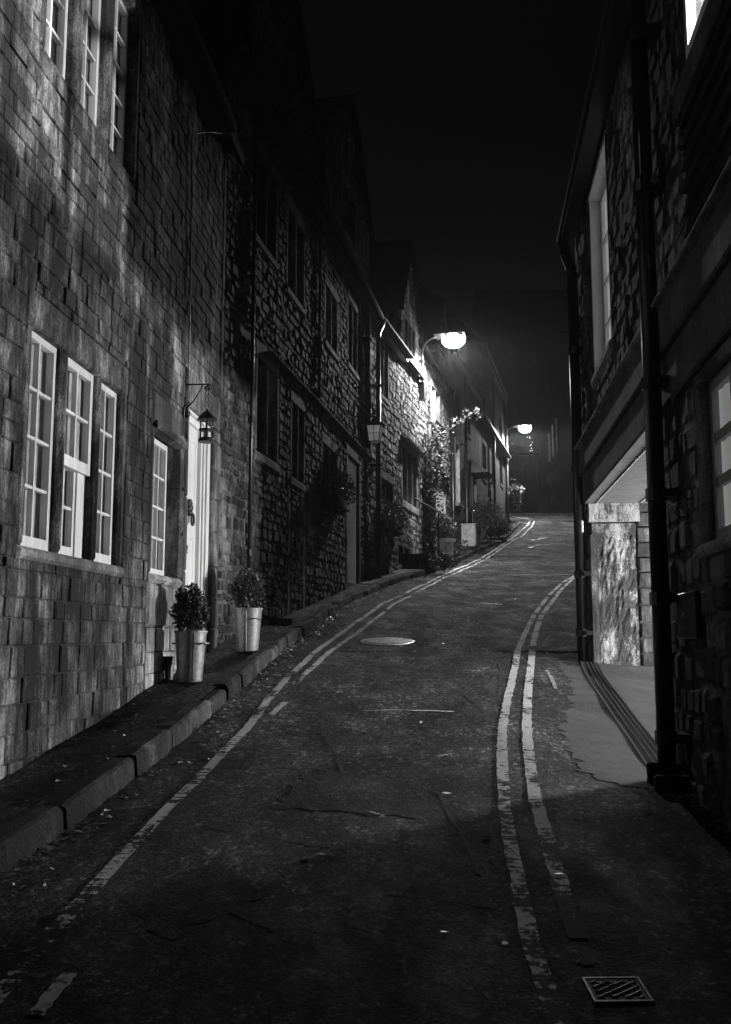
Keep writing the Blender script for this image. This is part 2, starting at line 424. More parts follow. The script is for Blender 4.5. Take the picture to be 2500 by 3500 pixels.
def pane_mesh(w, h):
    return MB().box(0, w, 0, .004, 0, h)
def light(fac, s0, s1, z0, z1, r, cols, rows, frame='white_paint', curtain='curtain', fw=.04, bw=.018, bottom=.07, coff=.012, fold=.005, glass='glass'):
    """one timber window: frame + glazing bars, every pane its own, curtain behind"""
    m = MB(); y0, y1 = r, r + .045
    m.box(s0, s0 + fw, y0, y1, z0, z1); m.box(s1 - fw, s1, y0, y1, z0, z1)
    m.box(s0 + fw, s1 - fw, y0 + .001, y1 - .001, z0, z0 + bottom); m.box(s0 + fw, s1 - fw, y0 + .001, y1 - .001, z1 - fw, z1)
    a, b, c, d = s0 + fw, s1 - fw, z0 + bottom, z1 - fw
    rowz = [c + (d - c) * i / rows for i in range(rows + 1)] if not isinstance(rows, list) else [c + (d - c) * q for q in rows]
    R_ = len(rowz) - 1
    for i in range(1, cols): x = a + (b - a) * i / cols; m.box(x - bw / 2, x + bw / 2, y0 + .006, y1 - .006, c, d)
    for j in range(1, R_):
        for i in range(cols):
            xa = a + (b - a) * i / cols + (bw / 2 if i else 0); xb = a + (b - a) * (i + 1) / cols - (bw / 2 if i < cols - 1 else 0)
            m.box(xa, xb, y0 + .008, y1 - .008, rowz[j] - bw / 2, rowz[j] + bw / 2)
    o = m.build('window', frame, fac.root)
    pw = (b - a) / cols; cache = {}
    for j in range(R_):
        ph = rowz[j + 1] - rowz[j]
        me = None
        for i in range(cols):
            if me is None:
                q = pane_mesh(pw - bw * .5, ph - bw * .5).build('pane', glass, o, loc=(a + pw * i + bw * .25, y0 + .02, rowz[j] + bw * .25)); me = q.data
            else:
                q = bpy.data.objects.new('pane', me); C.objects.link(q); q.parent = o; q.location = (a + pw * i + bw * .25, y0 + .02, rowz[j] + bw * .25)
            q.rotation_euler = (rnd(-.006, .006), 0, rnd(-.01, .01))
    if curtain:
        n = max(8, int((s1 - s0) * 60)); vs = []; fs = []; ph0 = rnd(0, 6)
        for i in range(n + 1):
            x = s0 + (s1 - s0) * i / n; yy = y1 + coff + fold * math.sin(i * .9 + ph0) + fold * .4 * math.sin(i * 2.3)
            vs += [(x, yy, z0), (x, yy + .004 * math.sin(i), z1)]
            if i: k = 2 * i; fs.append((k - 2, k, k + 1, k - 1))
        MB().add(vs, fs).build('curtain', curtain, o, smooth=True)
    return o
def surround(fac, s0, s1, z0, z1, lights=None, jw=.09, lh=.16, sh=.1, depth=.2, mat='dressed', sill_out=.03, hole=True, sillmat=None, proud=.014):
    """dressed stone round an opening; returns nothing, records the hole and the stone-free block"""
    fac.holes.append((s0 - jw * .5, s1 + jw * .5, z0 - sh * .5, z1 + lh * .5))
    fac.blocks.append((s0 - jw, s1 + jw, z0 - sh, z1 + lh))
    p = proud
    if lh: fac.part('lintel', mat, s0 - jw, s1 + jw, -p, depth, z1, z1 + lh, b=.012)
    fac.part('jamb', mat, s0 - jw, s0, -p + .002, depth, z0, z1, b=.022); fac.part('jamb', mat, s1, s1 + jw, -p + .002, depth, z0, z1, b=.022)
    if sh: fac.part('sill', sillmat or mat, s0 - jw, s1 + jw, -sill_out, depth, z0 - sh, z0, b=.02)
    if lights:
        for (a, b), (c, d) in zip(lights, lights[1:]): fac.part('mullion', mat, b, c, -p + .004, depth - .02, z0, z1, b=.03)
def wobble_tube(name, mat, parent, pts, r, n=8): return MB().tube(pts, r, n).build(name, mat, parent, smooth=True)

def downpipe(fac, s, z0, z1, r, name='drainpipe', off=.07, brk=(), shoe=True, mat='pipe'):
    m = MB(); y = -off - r
    path = ([(s, y - .12, z0 + .03), (s, y - .03, z0 + .1)] if shoe else []) + [(s, y, z0 + (.2 if shoe else 0)), (s, y, z1)]
    m.tube(path, r, 12)
    o = m.build(name, mat, fac.root, smooth=False)
    o.data.polygons.foreach_set('use_smooth', [len(p.vertices) == 4 for p in o.data.polygons])
    for z in brk:
        MB().tube([(s, y, z - .035), (s, y, z + .035)], r * 1.22, 12).box(s - r * 1.9, s + r * 1.9, y + r * .4, .012, z - .022, z + .022).build('bracket', mat, o)
    return o
def gutter(fac, s0, s1, z, r=.06, y=-.24):
    m = MB(); n = 7; vs = []
    for s in (s0, s1):
        for i in range(n): a = math.pi * i / (n - 1); vs.append((s, y - r * math.cos(a), z - r * math.sin(a)))
        for i in range(n): a = math.pi * i / (n - 1); vs.append((s, y - (r - .006) * math.cos(a), z - (r - .006) * math.sin(a)))
    fs = []; N = 2 * n
    for i in range(n - 1):
        fs += [(i, i + 1, N + i + 1, N + i), (n + i + 1, n + i, N + n + i, N + n + i + 1), (i, n + i, n + i + 1, i + 1), (N + i + 1, N + n + i + 1, N + n + i, N + i)]
    fs += [(0, N, N + n, n), (n - 1, 2 * n - 1, N + 2 * n - 1, N + n - 1)]
    m.add(vs, fs)
    o = m.build('gutter', 'pipe_matt', fac.root)
    MB().box(s0, s1, -.16, -.02, z - .1, z - .02).build('soffit_board', 'dark_paint', fac.root)
    return o

# ------------------------------------------------------------------ plan of the street
PA0, PA1 = (-2.2, 0), (-1.485, 9.56); PB1 = (.08, 18.32); PC1 = (1.35, 23.2); PD1 = (2.46, 27.3); PE1 = (4.0, 33.2); PF1 = (6.36, 42.6)
ROW = [(-2.65, -6), PA0, PA1, PB1, PC1, PD1, PE1, PF1, (7.0, 46)]
def rowx(Y): return float(np.interp(Y, [p[1] for p in ROW], [p[0] for p in ROW]))
kpx = [(0, 2990), (240, 2840), (500, 2640), (760, 2420), (900, 2290), (1020, 2185), (1200, 2060), (1350, 1995), (1511, 1950), (1580, 1917), (1644, 1884), (1721, 1856), (1748, 1828), (1779, 1796)]
KERB = [(-2.15, -6), (-1.66, 0)] + sorted([ground(*p) for p in kpx], key=lambda q: q[1])
KERB += [(KERB[-1][0] - .1, KERB[-1][1] + 2), (KERB[-1][0] - 1.4, KERB[-1][1] + 3)]
def kerbx(Y): return float(np.interp(Y, [p[1] for p in KERB], [p[0] for p in KERB]))
def strip(name, mat, ys, xa, xb, nx, dz, parent=None, dzfn=None):
    vs = []; fs = []
    for j, Y in enumerate(ys):
        a, b = xa(Y), xb(Y)
        for i in range(nx + 1):
            X = a + (b - a) * i / nx; vs.append((X, Y, gz(X, Y) + dz + (dzfn(X, Y) if dzfn else 0)))
            if i and j: k = j * (nx + 1) + i; fs.append((k - 1 - nx - 1, k - nx - 1, k, k - 1))
    return MB().add(vs, fs).build(name, mat, parent, smooth=True)
fr = lambda a, b, d: [a + (b - a) * i / int((b - a) / d) for i in range(int((b - a) / d) + 1)]
gx = [-300, -120, -50, -20, 0, 20, 50, 120, 300]; gyy = [-300, -150, -60, -40, -20, 0, 10, 20, 30, 40, 47, 54, 60, 75, 150, 300, 600]
m = MB(); vs = [(x, y, G(y) - 1.3) for y in gyy for x in gx]
m.add(vs, [(j * 9 + i, j * 9 + i + 1, j * 9 + i + 10, j * 9 + i + 9) for j in range(len(gyy) - 1) for i in range(8)]); struct(m.build('ground', 'soil'))
road = struct(strip('road', 'asphalt', fr(-12, 9.9, .2) + fr(10.0, 72, .4), lambda Y: kerbx(Y) - .06 if Y < 44 else -2 if Y > 47 else kerbx(Y) - .06, lambda Y: wallx(Y) + .2 if Y < 9.95 else 17, 36, 0))
pave = struct(strip('pavement', 'pavement_tar', fr(-6, 44.5, .25), lambda Y: rowx(Y) - .1, lambda Y: kerbx(Y) - .1, 5, .105))
# kerb stones, one by one
Y = -3.0; kv = []
for k in range(6):
    R = random.Random(k); m = MB(); N = 5; prof = [(-.13, -.1), (-.13, .115), (-.03, .122), (-.008, .113), (0, .09), (.004, -.1)]
    vs = []; fs = []
    for i in range(N + 1):
        tt = i / N; e = .012 if i in (0, N) else 0
        for (px_, pz) in prof: vs.append((px_ - e * (px_ > -.05) + R.uniform(-.004, .004), tt, pz - e * (pz > 0) + R.uniform(-.005, .004) * (pz > 0)))
    for i in range(N):
        for q in range(5): a = i * 6 + q; fs.append((a, a + 1, a + 7, a + 6))
    fs += [tuple(range(5, -1, -1)), tuple(range(N * 6, N * 6 + 6))]
    me = bpy.data.meshes.new('kerbstone'); me.from_pydata(vs, [], fs); me.materials.append(M['kerb']); kv.append(me)
k = 0
while Y < 43.6:
    L = rnd(.4, .9); Y2 = Y + L; a = Vector((kerbx(Y), Y, gz(kerbx(Y), Y))); b = Vector((kerbx(Y2), Y2, gz(kerbx(Y2), Y2))); d = b - a
    o = bpy.data.objects.new('kerbstone', kv[k % 6]); C.objects.link(o); o.parent = pave
    o.location = a + Vector((rnd(-.008, .008), .006, rnd(-.022, .014))); o.scale = (1, d.length - .022, 1)
    o.rotation_euler = (math.asin(d.z / d.length) + rnd(-.008, .008), rnd(-.05, .03), -math.atan2(d.x, d.y)); Y = Y2; k += 1
# flagstones further up the pavement
for (Y, L) in [(17.0, 1.1), (18.15, .9), (19.1, 1.2), (20.35, 1.0), (21.4, 1.1)]:
    c0, c1 = rowx(Y) + .02, kerbx(Y) - .16
    c2, c3 = rowx(Y + L) + .02, kerbx(Y + L) - .16
    vs = [(X, q, gz(X, q) + .112 + h) for h in (-.06, .008) for X, q in ((c0, Y + .01), (c1, Y + .01), (c3, Y + L - .01), (c2, Y + L - .01))]
    MB().add(vs, [(4, 5, 6, 7), (0, 1, 5, 4), (1, 2, 6, 5), (2, 3, 7, 6), (3, 0, 4, 7)]).build('flagstone', 'concrete', pave)
# a stone step across the pavement
p = ground(975, 2158); MB().box(-.30, .28, -.12, .12, -.06, .135, b=.01).build('step_slab', 'kerb', pave, loc=(p[0] - .16, p[1], gz(*p) + .02), rot=(0, 0, -.15))

# painted double lines
def paint_line(name, px, width, parts=((0, 1),), mat='line_paint', dz=.004, jit=.005, soft=None):
    pts = [ground(*p) for p in px]; d = [0]
    for a, b in zip(pts, pts[1:]): d.append(d[-1] + math.dist(a, b))
    n = max(12, int(d[-1] / .07)); R = random.Random(len(px))
    sm = lambda q: (float(np.interp(q, d, [p[0] for p in pts])), float(np.interp(q, d, [p[1] for p in pts])))
    def smooth(q):
        w_ = soft or max(.25, .02 * d[-1]) * .5; z = [sm(min(d[-1], max(0, q + k * w_ / 2))) for k in (-2, -1, 0, 1, 2)]; return sum(p[0] for p in z) / 5, sum(p[1] for p in z) / 5
    for f0, f1 in parts:
        vs = []; fs = []
        for i in range(n + 1):
            q = d[-1] * (f0 + (f1 - f0) * i / n); a = smooth(max(0, q - .05)); b = smooth(min(d[-1], q + .05)); c = smooth(q)
            tx, ty = b[0] - a[0], b[1] - a[1]; L = math.hypot(tx, ty) or 1; nx, ny = ty / L, -tx / L
            wl = width / 2 + R.uniform(-jit, jit); wr = width / 2 + R.uniform(-jit, jit)
            for ww in (-wl, wr):
                X, Yy = c[0] + nx * ww, c[1] + ny * ww; vs.append((X, Yy, gz(X, Yy) + dz))
            if i: k = 2 * i; fs.append((k - 2, k - 1, k + 1, k))
        o = MB().add(vs, fs).build(name, mat, road)
OL = [(-190, 3640), (-20, 3440), (158, 3203), (317, 3050), (475, 2865), (633, 2707), (739, 2601), (844, 2496), (946, 2356), (1001, 2301), (1056, 2249), (1112, 2205), (1167, 2164), (1219, 2127), (1294, 2073), (1340, 2050),
      (1459, 1995), (1496, 1976), (1545, 1953), (1595, 1933), (1644, 1910), (1666, 1896), (1705, 1872), (1737, 1849), (1769, 1825), (1803, 1796), (1814, 1780)]
IL = [(1008, 2342), (1042, 2305), (1071, 2282), (1112, 2242), (1167, 2201), (1241, 2150), (1340, 2069), (1459, 2006), (1496, 1987), (1545, 1965), (1595, 1943), (1644, 1920), (1684, 1897), (1724, 1867), (1756, 1846), (1785, 1833), (1800, 1817), (1819, 1799), (1827, 1781)]
paint_line('yellow_line', OL, .062); paint_line('yellow_line', IL, .058)
paint_line('yellow_line', [(925, 2450), (957, 2419), (984, 2399)], .05); paint_line('yellow_line', [(100, 3500), (180, 3400), (260, 3310)], .05)
paint_line('yellow_line', [(1760, 1769), (1790, 1771), (1812, 1775)], .09); 
RLl = [(1995, 3800), (1906, 3493), (1876, 3400), (1845, 3308), (1802, 3198), (1789, 3111), (1765, 2988), (1746, 2890), (1731, 2816), (1725, 2736), (1719, 2631), (1715, 2545), (1722, 2465), (1740, 2372), (1759, 2292), (1771, 2222), (1805, 2145), (1826, 2103), (1869, 2045), (1921, 1992), (1974, 1963), (2010, 1938)]
RLr = [(2220, 3800), (2091, 3481), (2013, 3318), (1993, 3247), (1950, 3155), (1919, 3050), (1894, 2945), (1857, 2834), (1829, 2736), (1814, 2631), (1805, 2545), (1802, 2465), (1805, 2372), (1814, 2292), (1823, 2200), (1847, 2114), (1890, 2055), (1921, 2013), (1969, 1970), (2015, 1946)]
paint_line('yellow_line', RLl, .062); paint_line('yellow_line', RLr[3:], .066); paint_line('yellow_line', [(2018, 3322), (2004, 3290), (1993, 3262)], .05, jit=.016); paint_line('yellow_line', [(2190, 3740), (2110, 3530), (2075, 3462)], .066)
# old trench scars and scrapes of white on the tar
for q, ww in [([(1750, 1967), (1850, 1967), (1975, 1963)], .05), ([(1225, 2431), (1330, 2428), (1480, 2431), (1570, 2436)], .022), ([(1815, 1846), (1870, 1838)], .09),
              ([(1805, 1872), (1828, 1869)], .08), ([(1830, 1864), (1915, 1858)], .035), ([(1845, 1821), (1965, 1817)], .05), ([(1870, 2290), (1890, 2330), (1900, 2358)], .035), ([(1690, 3232), (1765, 3238)], .02), ([(1480, 2590), (1560, 2578)], .015), ([(1240, 2770), (1330, 2800)], .012), ([(1640, 2060), (1725, 2068)], .03)]:
    paint_line('road_scar', q, ww, mat='scar_paint', jit=.008)
R = random.Random(91)
for (x0, y0, x1, y1, n) in ((1700, 2255, 1720, 2560, 16), (1560, 2330, 1690, 2480, 12), (1240, 2560, 1640, 2610, 18), (700, 2830, 1150, 2900, 18), (1100, 2480, 1200, 2700, 14), (1480, 2700, 1650, 3000, 16), (1580, 2080, 1720, 2120, 12), (900, 2620, 1180, 2640, 14), (1930, 2490, 2010, 2520, 9), (1300, 3050, 1720, 3110, 18), (640, 3060, 980, 3200, 16)):
    paint_line('crack', [(x0 + (x1 - x0) * i / n + R.uniform(-14, 14), y0 + (y1 - y0) * i / n + R.uniform(-9, 9)) for i in range(n + 1)], .012, mat='crack', jit=.007, dz=.0025, soft=.12)
for (px4) in ([(1230, 2215), (1700, 2222), (1690, 2245), (1215, 2240)], [(1560, 2050), (1740, 2062), (1715, 2082), (1530, 2068)], [(1050, 2640), (1500, 2660), (1440, 2800), (930, 2770)], [(420, 3080), (760, 2960), (900, 3060), (560, 3220)]):
    P4 = [Vector(ground(*p)) for p in px4]; vs = []; fs = []; N = 12
    for j in range(N + 1):
        for i in range(N + 1):
            u, v_ = i / N, j / N; e_ = .035 if i in (0, N) or j in (0, N) else 0; q = (P4[0] * (1 - u) + P4[1] * u) * (1 - v_) + (P4[3] * (1 - u) + P4[2] * u) * v_
            q = q + Vector((R.uniform(-e_, e_), R.uniform(-e_, e_))); vs.append((q.x, q.y, gz(q.x, q.y) + .002))
            if i and j: k = j * (N + 1) + i; fs.append((k - N - 2, k - N - 1, k, k - 1))
    MB().add(vs, fs).build('tar_patch', 'tar_patch', road)
# concrete apron, passage floor
ap = [(1925, 2300), (1950, 2330), (1953, 2400), (1925, 2460), (1918, 2505), (1945, 2560), (1975, 2620), (2040, 2662), (2140, 2690), (2220, 2700)]
edge = sorted([ground(*p) for p in ap], key=lambda q: q[1])
ax_ = lambda Y: float(np.interp(Y, [p[1] for p in edge], [p[0] for p in edge])) + .02 * math.sin(Y * 11) + .015 * math.sin(Y * 23) + .02 * math.sin(Y * 41 + 1) + .014 * math.sin(Y * 67)
struct(strip('concrete_apron', 'concrete', fr(edge[0][1], 9.3, .03), ax_, lambda Y: wallx(Y) + .02 if Y > 5.9 else wallx(Y) - .02, 14, .003))
struct(strip('passage_floor', 'concrete', fr(5.55, 9.75, .2), lambda Y: wallx(Y) + .03, lambda Y: wallx(Y) + 5.0, 20, .008))

# ------------------------------------------------------------------ house A, ashlar, near left
A = Fac('ashlar_house', PA0, PA1, 'soot-streaked dressed stone house with white mullioned windows and white panelled door', 'house')
ZB = lambda f, s0, s1: min(f.gnd(s0), f.gnd(s1)) - .5
lts = [(5.06, 5.51), (5.59, 6.11), (6.16, 6.58)]
surround(A, 5.06, 6.58, .47, 1.69, lts, jw=.09, lh=.2, sh=.07, sill_out=.02, sillmat='ashlar_pale', mat='ashlar', proud=.004)
for i, (a, b) in enumerate(lts):
    if i == 1:      # sliding sash, upper leaf proud
        light(A, a, b, 1.02, 1.69, .045, 2, 2, fw=.05); light(A, a + .03, b - .14, .47, 1.06, .085, 2, 2, fw=.035); A.part('window_frame', 'white_paint', b - .14, b, .075, .13, .47, 1.02)
    else: light(A, a, b, .47, 1.69, .05, 2, 4)
surround(A, 5.06, 6.62, 3.3, 4.62, [(5.06, 5.5), (5.62, 6.05), (6.16, 6.62)], jw=.09, lh=.16, sh=.03, sill_out=.008, mat='ashlar', proud=.004)
for i, (a, b) in enumerate([(5.06, 5.5), (5.62, 6.05), (6.16, 6.62)]): light(A, a, b, 3.3, 4.62, .07, 2, 5, frame='white_paint' if i == 0 else 'grey_and_shaded_paint', curtain='curtain_dark')  # grey frames put the shadow on the farther two lights into their colour
# window beside the door, deep reveal
A.holes.append((7.28, 8.16, .42, 1.68)); A.blocks.append((7.24, 8.27, -.6, 1.9))
A.part('lintel', 'dressed', 7.24, 8.2, -.02, .3, 1.63, 1.9, b=.02); A.part('drip_mould', 'dressed', 7.27, 8.16, -.06, .05, 1.6, 1.66, b=.02)
A.part('jamb', 'dressed', 7.24, 7.31, -.012, .3, .47, 1.63, b=.02)
for z0, z1 in ((.47, .86), (.865, 1.25), (1.255, 1.63)): A.part('jamb', 'dressed', 8.13, 8.2, -.012 + rnd(-.004, .004), .3, z0, z1, b=.02)
A.part('sill', 'ashlar_pale', 7.25, 8.14, -.04, .3, .40, .47, b=.03)
light(A, 7.33, 8.13, .47, 1.62, .125, 4, 4, fw=.045)
A.part('apron_stone', 'ashlar_pale', 7.27, 8.12, -.01, .1, .06, .40, b=.02)
# door
A.holes.append((8.28, 9.3, -1.2, 2.1)); A.blocks.append((8.19, 9.62, -1.2, 2.36))
for z0, z1 in ((-.75, -.02), (-.015, .55), (.555, 1.2), (1.205, 2.03)): A.part('jamb', 'dressed', 8.2, 8.3, -.02 + rnd(-.004, .004), .3, z0, z1, b=.014)
A.part('lintel', 'dressed', 8.2, 9.48, -.022, .3, 2.03, 2.35, b=.012)
z = -.7
while z < 2.0:
    h = rnd(.28, .42); h = min(h, 2.025 - z); A.part('quoin', 'dressed', 9.25, 9.42 + rnd(.05, .16), -.02 + rnd(-.006, .006), .25, z, z + h - .006, b=.012); z += h
fm = MB()
for (a, b, y0) in ((9.0, 9.06, .05), (9.065, 9.13, .035), (9.135, 9.25, .02), (8.3, 8.345, .04)): fm.box(a, b, y0, .2, -.4, 2.0)
fm.box(8.35, 9.0, .05, .2, 1.94, 2.0).box(8.3, 9.25, .02, .2, 2.0, 2.03); fm.build('door_frame', 'white_paint', A.root)
dm = MB().box(8.346, 8.998, .085, .14, -.36, 1.94)
door = dm.build('door', 'white_paint', A.root)
for (a, b, c, d) in ((8.43, 8.64, 1.02, 1.82), (8.70, 8.91, 1.02, 1.82), (8.43, 8.64, .32, .9), (8.70, 8.91, .32, .9), (8.43, 8.64, -.26, .12), (8.70, 8.91, -.26, .12)):
    q = MB()
    for i, (e, y) in enumerate(((0, .085), (.012, .072), (.024, .072), (.034, .083))): q.v += [(a + e, y, c + e), (b - e, y, c + e), (b - e, y, d - e), (a + e, y, d - e)]
    for i in range(3):
        for j in range(4): k = i * 4; q.f.append((k + j, k + (j + 1) % 4, k + 4 + (j + 1) % 4, k + 4 + j))
    q.f.append((12, 13, 14, 15)); q.build('door_panel', 'white_paint', door)
kn = MB().lathe([(.001, -.06), (.03, -.05), (.05, -.02), (.055, 0)], (8.67, .085, 1.16), 10, 'y')
for i in range(9): a = i * .7; kn.sphere((8.67 + .05 * math.cos(a), .06, 1.16 + .06 * math.sin(a)), .022, 6, 4)
kn.tube([(8.67 + .045 * math.sin(t_), .03, 1.05 - .055 * math.cos(t_)) for t_ in [i * .55 - 2.75 for i in range(11)]], .011, 6)
kn.build('knocker', 'iron', door, smooth=True)
MB().box(8.59, 8.76, .06, .085, .25, .325).box(8.575, 8.775, .075, .0845, .235, .34).box(8.62, 8.73, .045, .062, .268, .292).build('letter_box', 'iron', door)
def text_mesh(s, size, ext=.004):
    cu = bpy.data.curves.new('t', 'FONT'); cu.body = s; cu.size = size; cu.extrude = ext; cu.align_x = 'CENTER'
    o = bpy.data.objects.new('t', cu); C.objects.link(o); bpy.context.view_layer.update()
    me = bpy.data.meshes.new_from_object(o.evaluated_get(bpy.context.evaluated_depsgraph_get())); bpy.data.objects.remove(o); return me
me = text_mesh('2', .11); me.materials.clear(); me.materials.append(M['iron']); o = bpy.data.objects.new('door_number', me); C.objects.link(o); o.parent = door; o.location = (8.67, .078, .74); o.rotation_euler = (math.pi / 2, 0, 0)
MB().box(8.26, 9.28, -.03, .25, -.5, -.33, b=.02).build('door_step', 'dressed', A.root)
A.part('string_course', 'dressed', 9.5, 9.62, -.01, .2, 2.4, 5.0, b=.012)
aw = wall_mesh(A, 'wall', 'mortar', -.6, 9.62, ZB(A, -.6, 1.6), 5.05, y0=.009)
R = random.Random(11)
rects = layout([(-1.65, .40, lambda z: (-.6, 9.62)), (.40, 2.4, lambda z: (-.6, 9.62))], A.blocks, (.10, .17), (.10, .30), .008, R)
rects += layout([(2.4, 5.0, lambda z: (-.6, 9.5))], A.blocks, (.095, .13), (.1, .3), .007, R)
rects = [r for r in rects if r[1] + r[3] > A.gnd(r[0]) - .1]
rects += layout([(-.75, .06, lambda z: (7.27, 8.19))], [], (.13, .17), (.13, .26), .012, R)
lay_stones(A, aw, rects, 'ashlar', .007, False, matfn=lambda r: 'ashlar_pale' if r[0] > 7.2 and r[1] < .1 and r[0] < 8.2 else 'ashlar')
shell(A, -.6, 9.62, ZB(A, -.6, 1.6), 5.05); gutter(A, -.6, 8.95, 5.02, y=-.2)
MB().tube([(7.75, -.05, -.65), (7.75, -.05, -.19)], .034, 10).tube([(7.75, -.05, -.24), (7.75, -.05, -.17)], .042, 10).build('waste_pipe', 'lead', A.root)
pt = [A.px(x, y, .02) for x, y in ((735, 458), (680, 452), (660, 455), (655, 480), (655, 700), (652, 900), (650, 1100), (645, 1240), (643, 1330))]
wobble_tube('cable', 'iron', A.root, [(s, -.02 if i > 1 else -.12, z) for i, (s, z) in enumerate(pt)], .006, 6)
pt = [A.px(x, y, .02) for x, y in ((630, 1392), (626, 1430), (624, 1490), (600, 1500), (578, 1520))]
wobble_tube('cable', 'lead', A.root, [(s, -.026, z) for s, z in pt], .005, 5)

# ------------------------------------------------------------------ house B, rubble, with two wall dormers
B = Fac('rubble_house', PA1, PB1, 'dark rubble stone house with two steep wall gables and a string course', 'house')
def mullioned(fac, s0, s1, z0, z1, nl, rows=3, cols=1, r=.12, frame='dark_paint', curtain=None, jw=.1, lh=.18, sh=.12, mat='dressed', mw=.09, sill_out=.03, proud=.014, depth=.22):
    lw = (s1 - s0 - mw * (nl - 1)) / nl; L = [(s0 + i * (lw + mw), s0 + i * (lw + mw) + lw) for i in range(nl)]
    surround(fac, s0, s1, z0, z1, L, jw=jw, lh=lh, sh=sh, mat=mat, sill_out=sill_out, proud=proud, depth=depth)
    for a, b in L: light(fac, a, b, z0, z1, r, cols, rows, frame=frame, curtain=curtain, fw=.028, bw=.014, bottom=.03)
for s0, s1, z0, z1, nl in ((1.12, 1.95, 4.67, 5.72, 2), (2.56, 3.41, 4.57, 5.68, 2), (4.87, 5.72, 4.56, 5.46, 2), (6.69, 7.95, 4.74, 5.9, 3), (1.26, 2.1, 2.11, 3.22, 2), (2.87, 3.5, 2.07, 3.08, 2)): mullioned(B, s0, s1, z0, z1, nl)
mullioned(B, 4.72, 5.75, 2.28, 2.9, 2, rows=2)
# blocked doorway under a window: long dressed jambs
for a in (2.70, 3.52): B.blocks.append((a, a + .14, -.6, 1.94)); B.part('jamb', 'dressed', a, a + .14, -.012, .1, -.3, 1.94, b=.012)
# door with pale leaf, seen as a sliver; glow added to its panel to brighten it
B.holes.append((6.62, 7.72, .2, 3.15)); B.blocks.append((6.5, 7.84, .2, 3.33))
for a, b in ((6.5, 6.66), (7.68, 7.84)): B.part('jamb', 'dressed', a, b, -.02, .3, .4, 3.08, b=.02)
B.part('lintel', 'dressed', 6.5, 7.84, -.022, .3, 3.08, 3.33, b=.015)
d2 = MB().box(6.66, 7.68, .045, .09, .75, 3.08).build('door', 'meter_box', B.root); box('glow_panel', 'door_glow', d2, 6.72, 7.64, .03, .044, .9, 3.04); MB().sphere((6.7, .02, 1.85), .03).build('door_knob', 'brass', d2)
B.part('door_step', 'dressed', 6.55, 7.8, -.12, .3, .4, .76, b=.02)
# string course with lead flashing
B.blocks.append((.2, 8.9, 3.34, 3.46))
B.part('string_course', 'dressed', 1.75, 8.9, -.075, .1, 3.37, 3.44, b=.03)
zb = ZB(B, 0, 0); bw = wall_mesh(B, 'wall', 'mortar', .02, 8.9, zb, 6.3, y0=.007)
R = random.Random(12)
rects = layout([(-.75, 6.26, lambda z: (.02, 8.9))], B.blocks, (.07, .165), (.08, .3), .016, R, .016)
rects = [r for r in rects if r[1] + r[3] > B.gnd(r[0]) - .05]
lay_stones(B, bw, rects, 'rubble', .02, True)
def gable(fac, s0, s1, zf, ze, za, win, seed, mat='rubble', nl=2, frame='dark_paint'):
    ap = (s0 + s1) / 2; n0 = len(fac.holes)
    mullioned(fac, *win, nl, r=.12, lh=.14, sh=.1, frame=frame)
    gw = wall_mesh(fac, 'gable_wall', 'mortar', s0, s1, zf + .001, ze, y0=.007, gables=[[(s0, ze), (s1, ze), (ap, za)]])
    fn = lambda z: (s0, s1) if z < ze else (s0 + (ap - s0) * (z - ze) / (za - ze), s1 - (s1 - ap) * (z - ze) / (za - ze))
    lay_stones(fac, gw, layout([(zf + .06, za - .1, fn)], fac.blocks, (.1, .16), (.12, .32), .016, random.Random(seed)), mat, .022, True, keep=60)
    m = MB(); t_ = .1; k = (za - ze) / (ap - s0); o_ = .16
    poly = [(s0 - o_, ze - o_ * k + .02), (ap, za + .02), (s1 + o_, ze - o_ * k + .02), (s1 + o_, ze - o_ * k + .16), (ap, za + .18), (s0 - o_, ze - o_ * k + .16)]
    m.add([(x, y, z) for y in (-.1, 3.2) for x, z in poly], [(0, 1, 4, 5), (1, 2, 3, 4), (11, 10, 7, 6), (10, 9, 8, 7), (0, 6, 7, 1), (1, 7, 8, 2), (2, 8, 9, 3), (3, 9, 10, 4), (4, 10, 11, 5), (5, 11, 6, 0)])
    m.build('dormer_roof', 'slate', fac.root)
    for a in (s0 + .02, s1 - .22): fac.part('dormer_cheek', 'mortar', a, a + .2, .35, 2.6, zf, ze)
gable(B, .85, 3.98, 6.3, 7.45, 8.85, (1.98, 2.85, 6.75, 7.75), 21)
gable(B, 4.75, 8.85, 6.3, 8.0, 9.6, (6.2, 7.3, 7.0, 7.95), 22)
shell(B, .02, 8.9, zb, 6.3); gutter(B, .03, 8.88, 6.27)
downpipe(B, .92, 0.0, 6.2, .022, off=.02, brk=(.9, 2.4, 4.2), shoe=False)
downpipe(B, 4.3, 3.5, 6.2, .022, off=.02, brk=(4.2,), shoe=False)
downpipe(B, 8.2, 3.5, 6.2, .055, off=.03, brk=(4.3, 5.6), shoe=False, mat='pipe_matt')

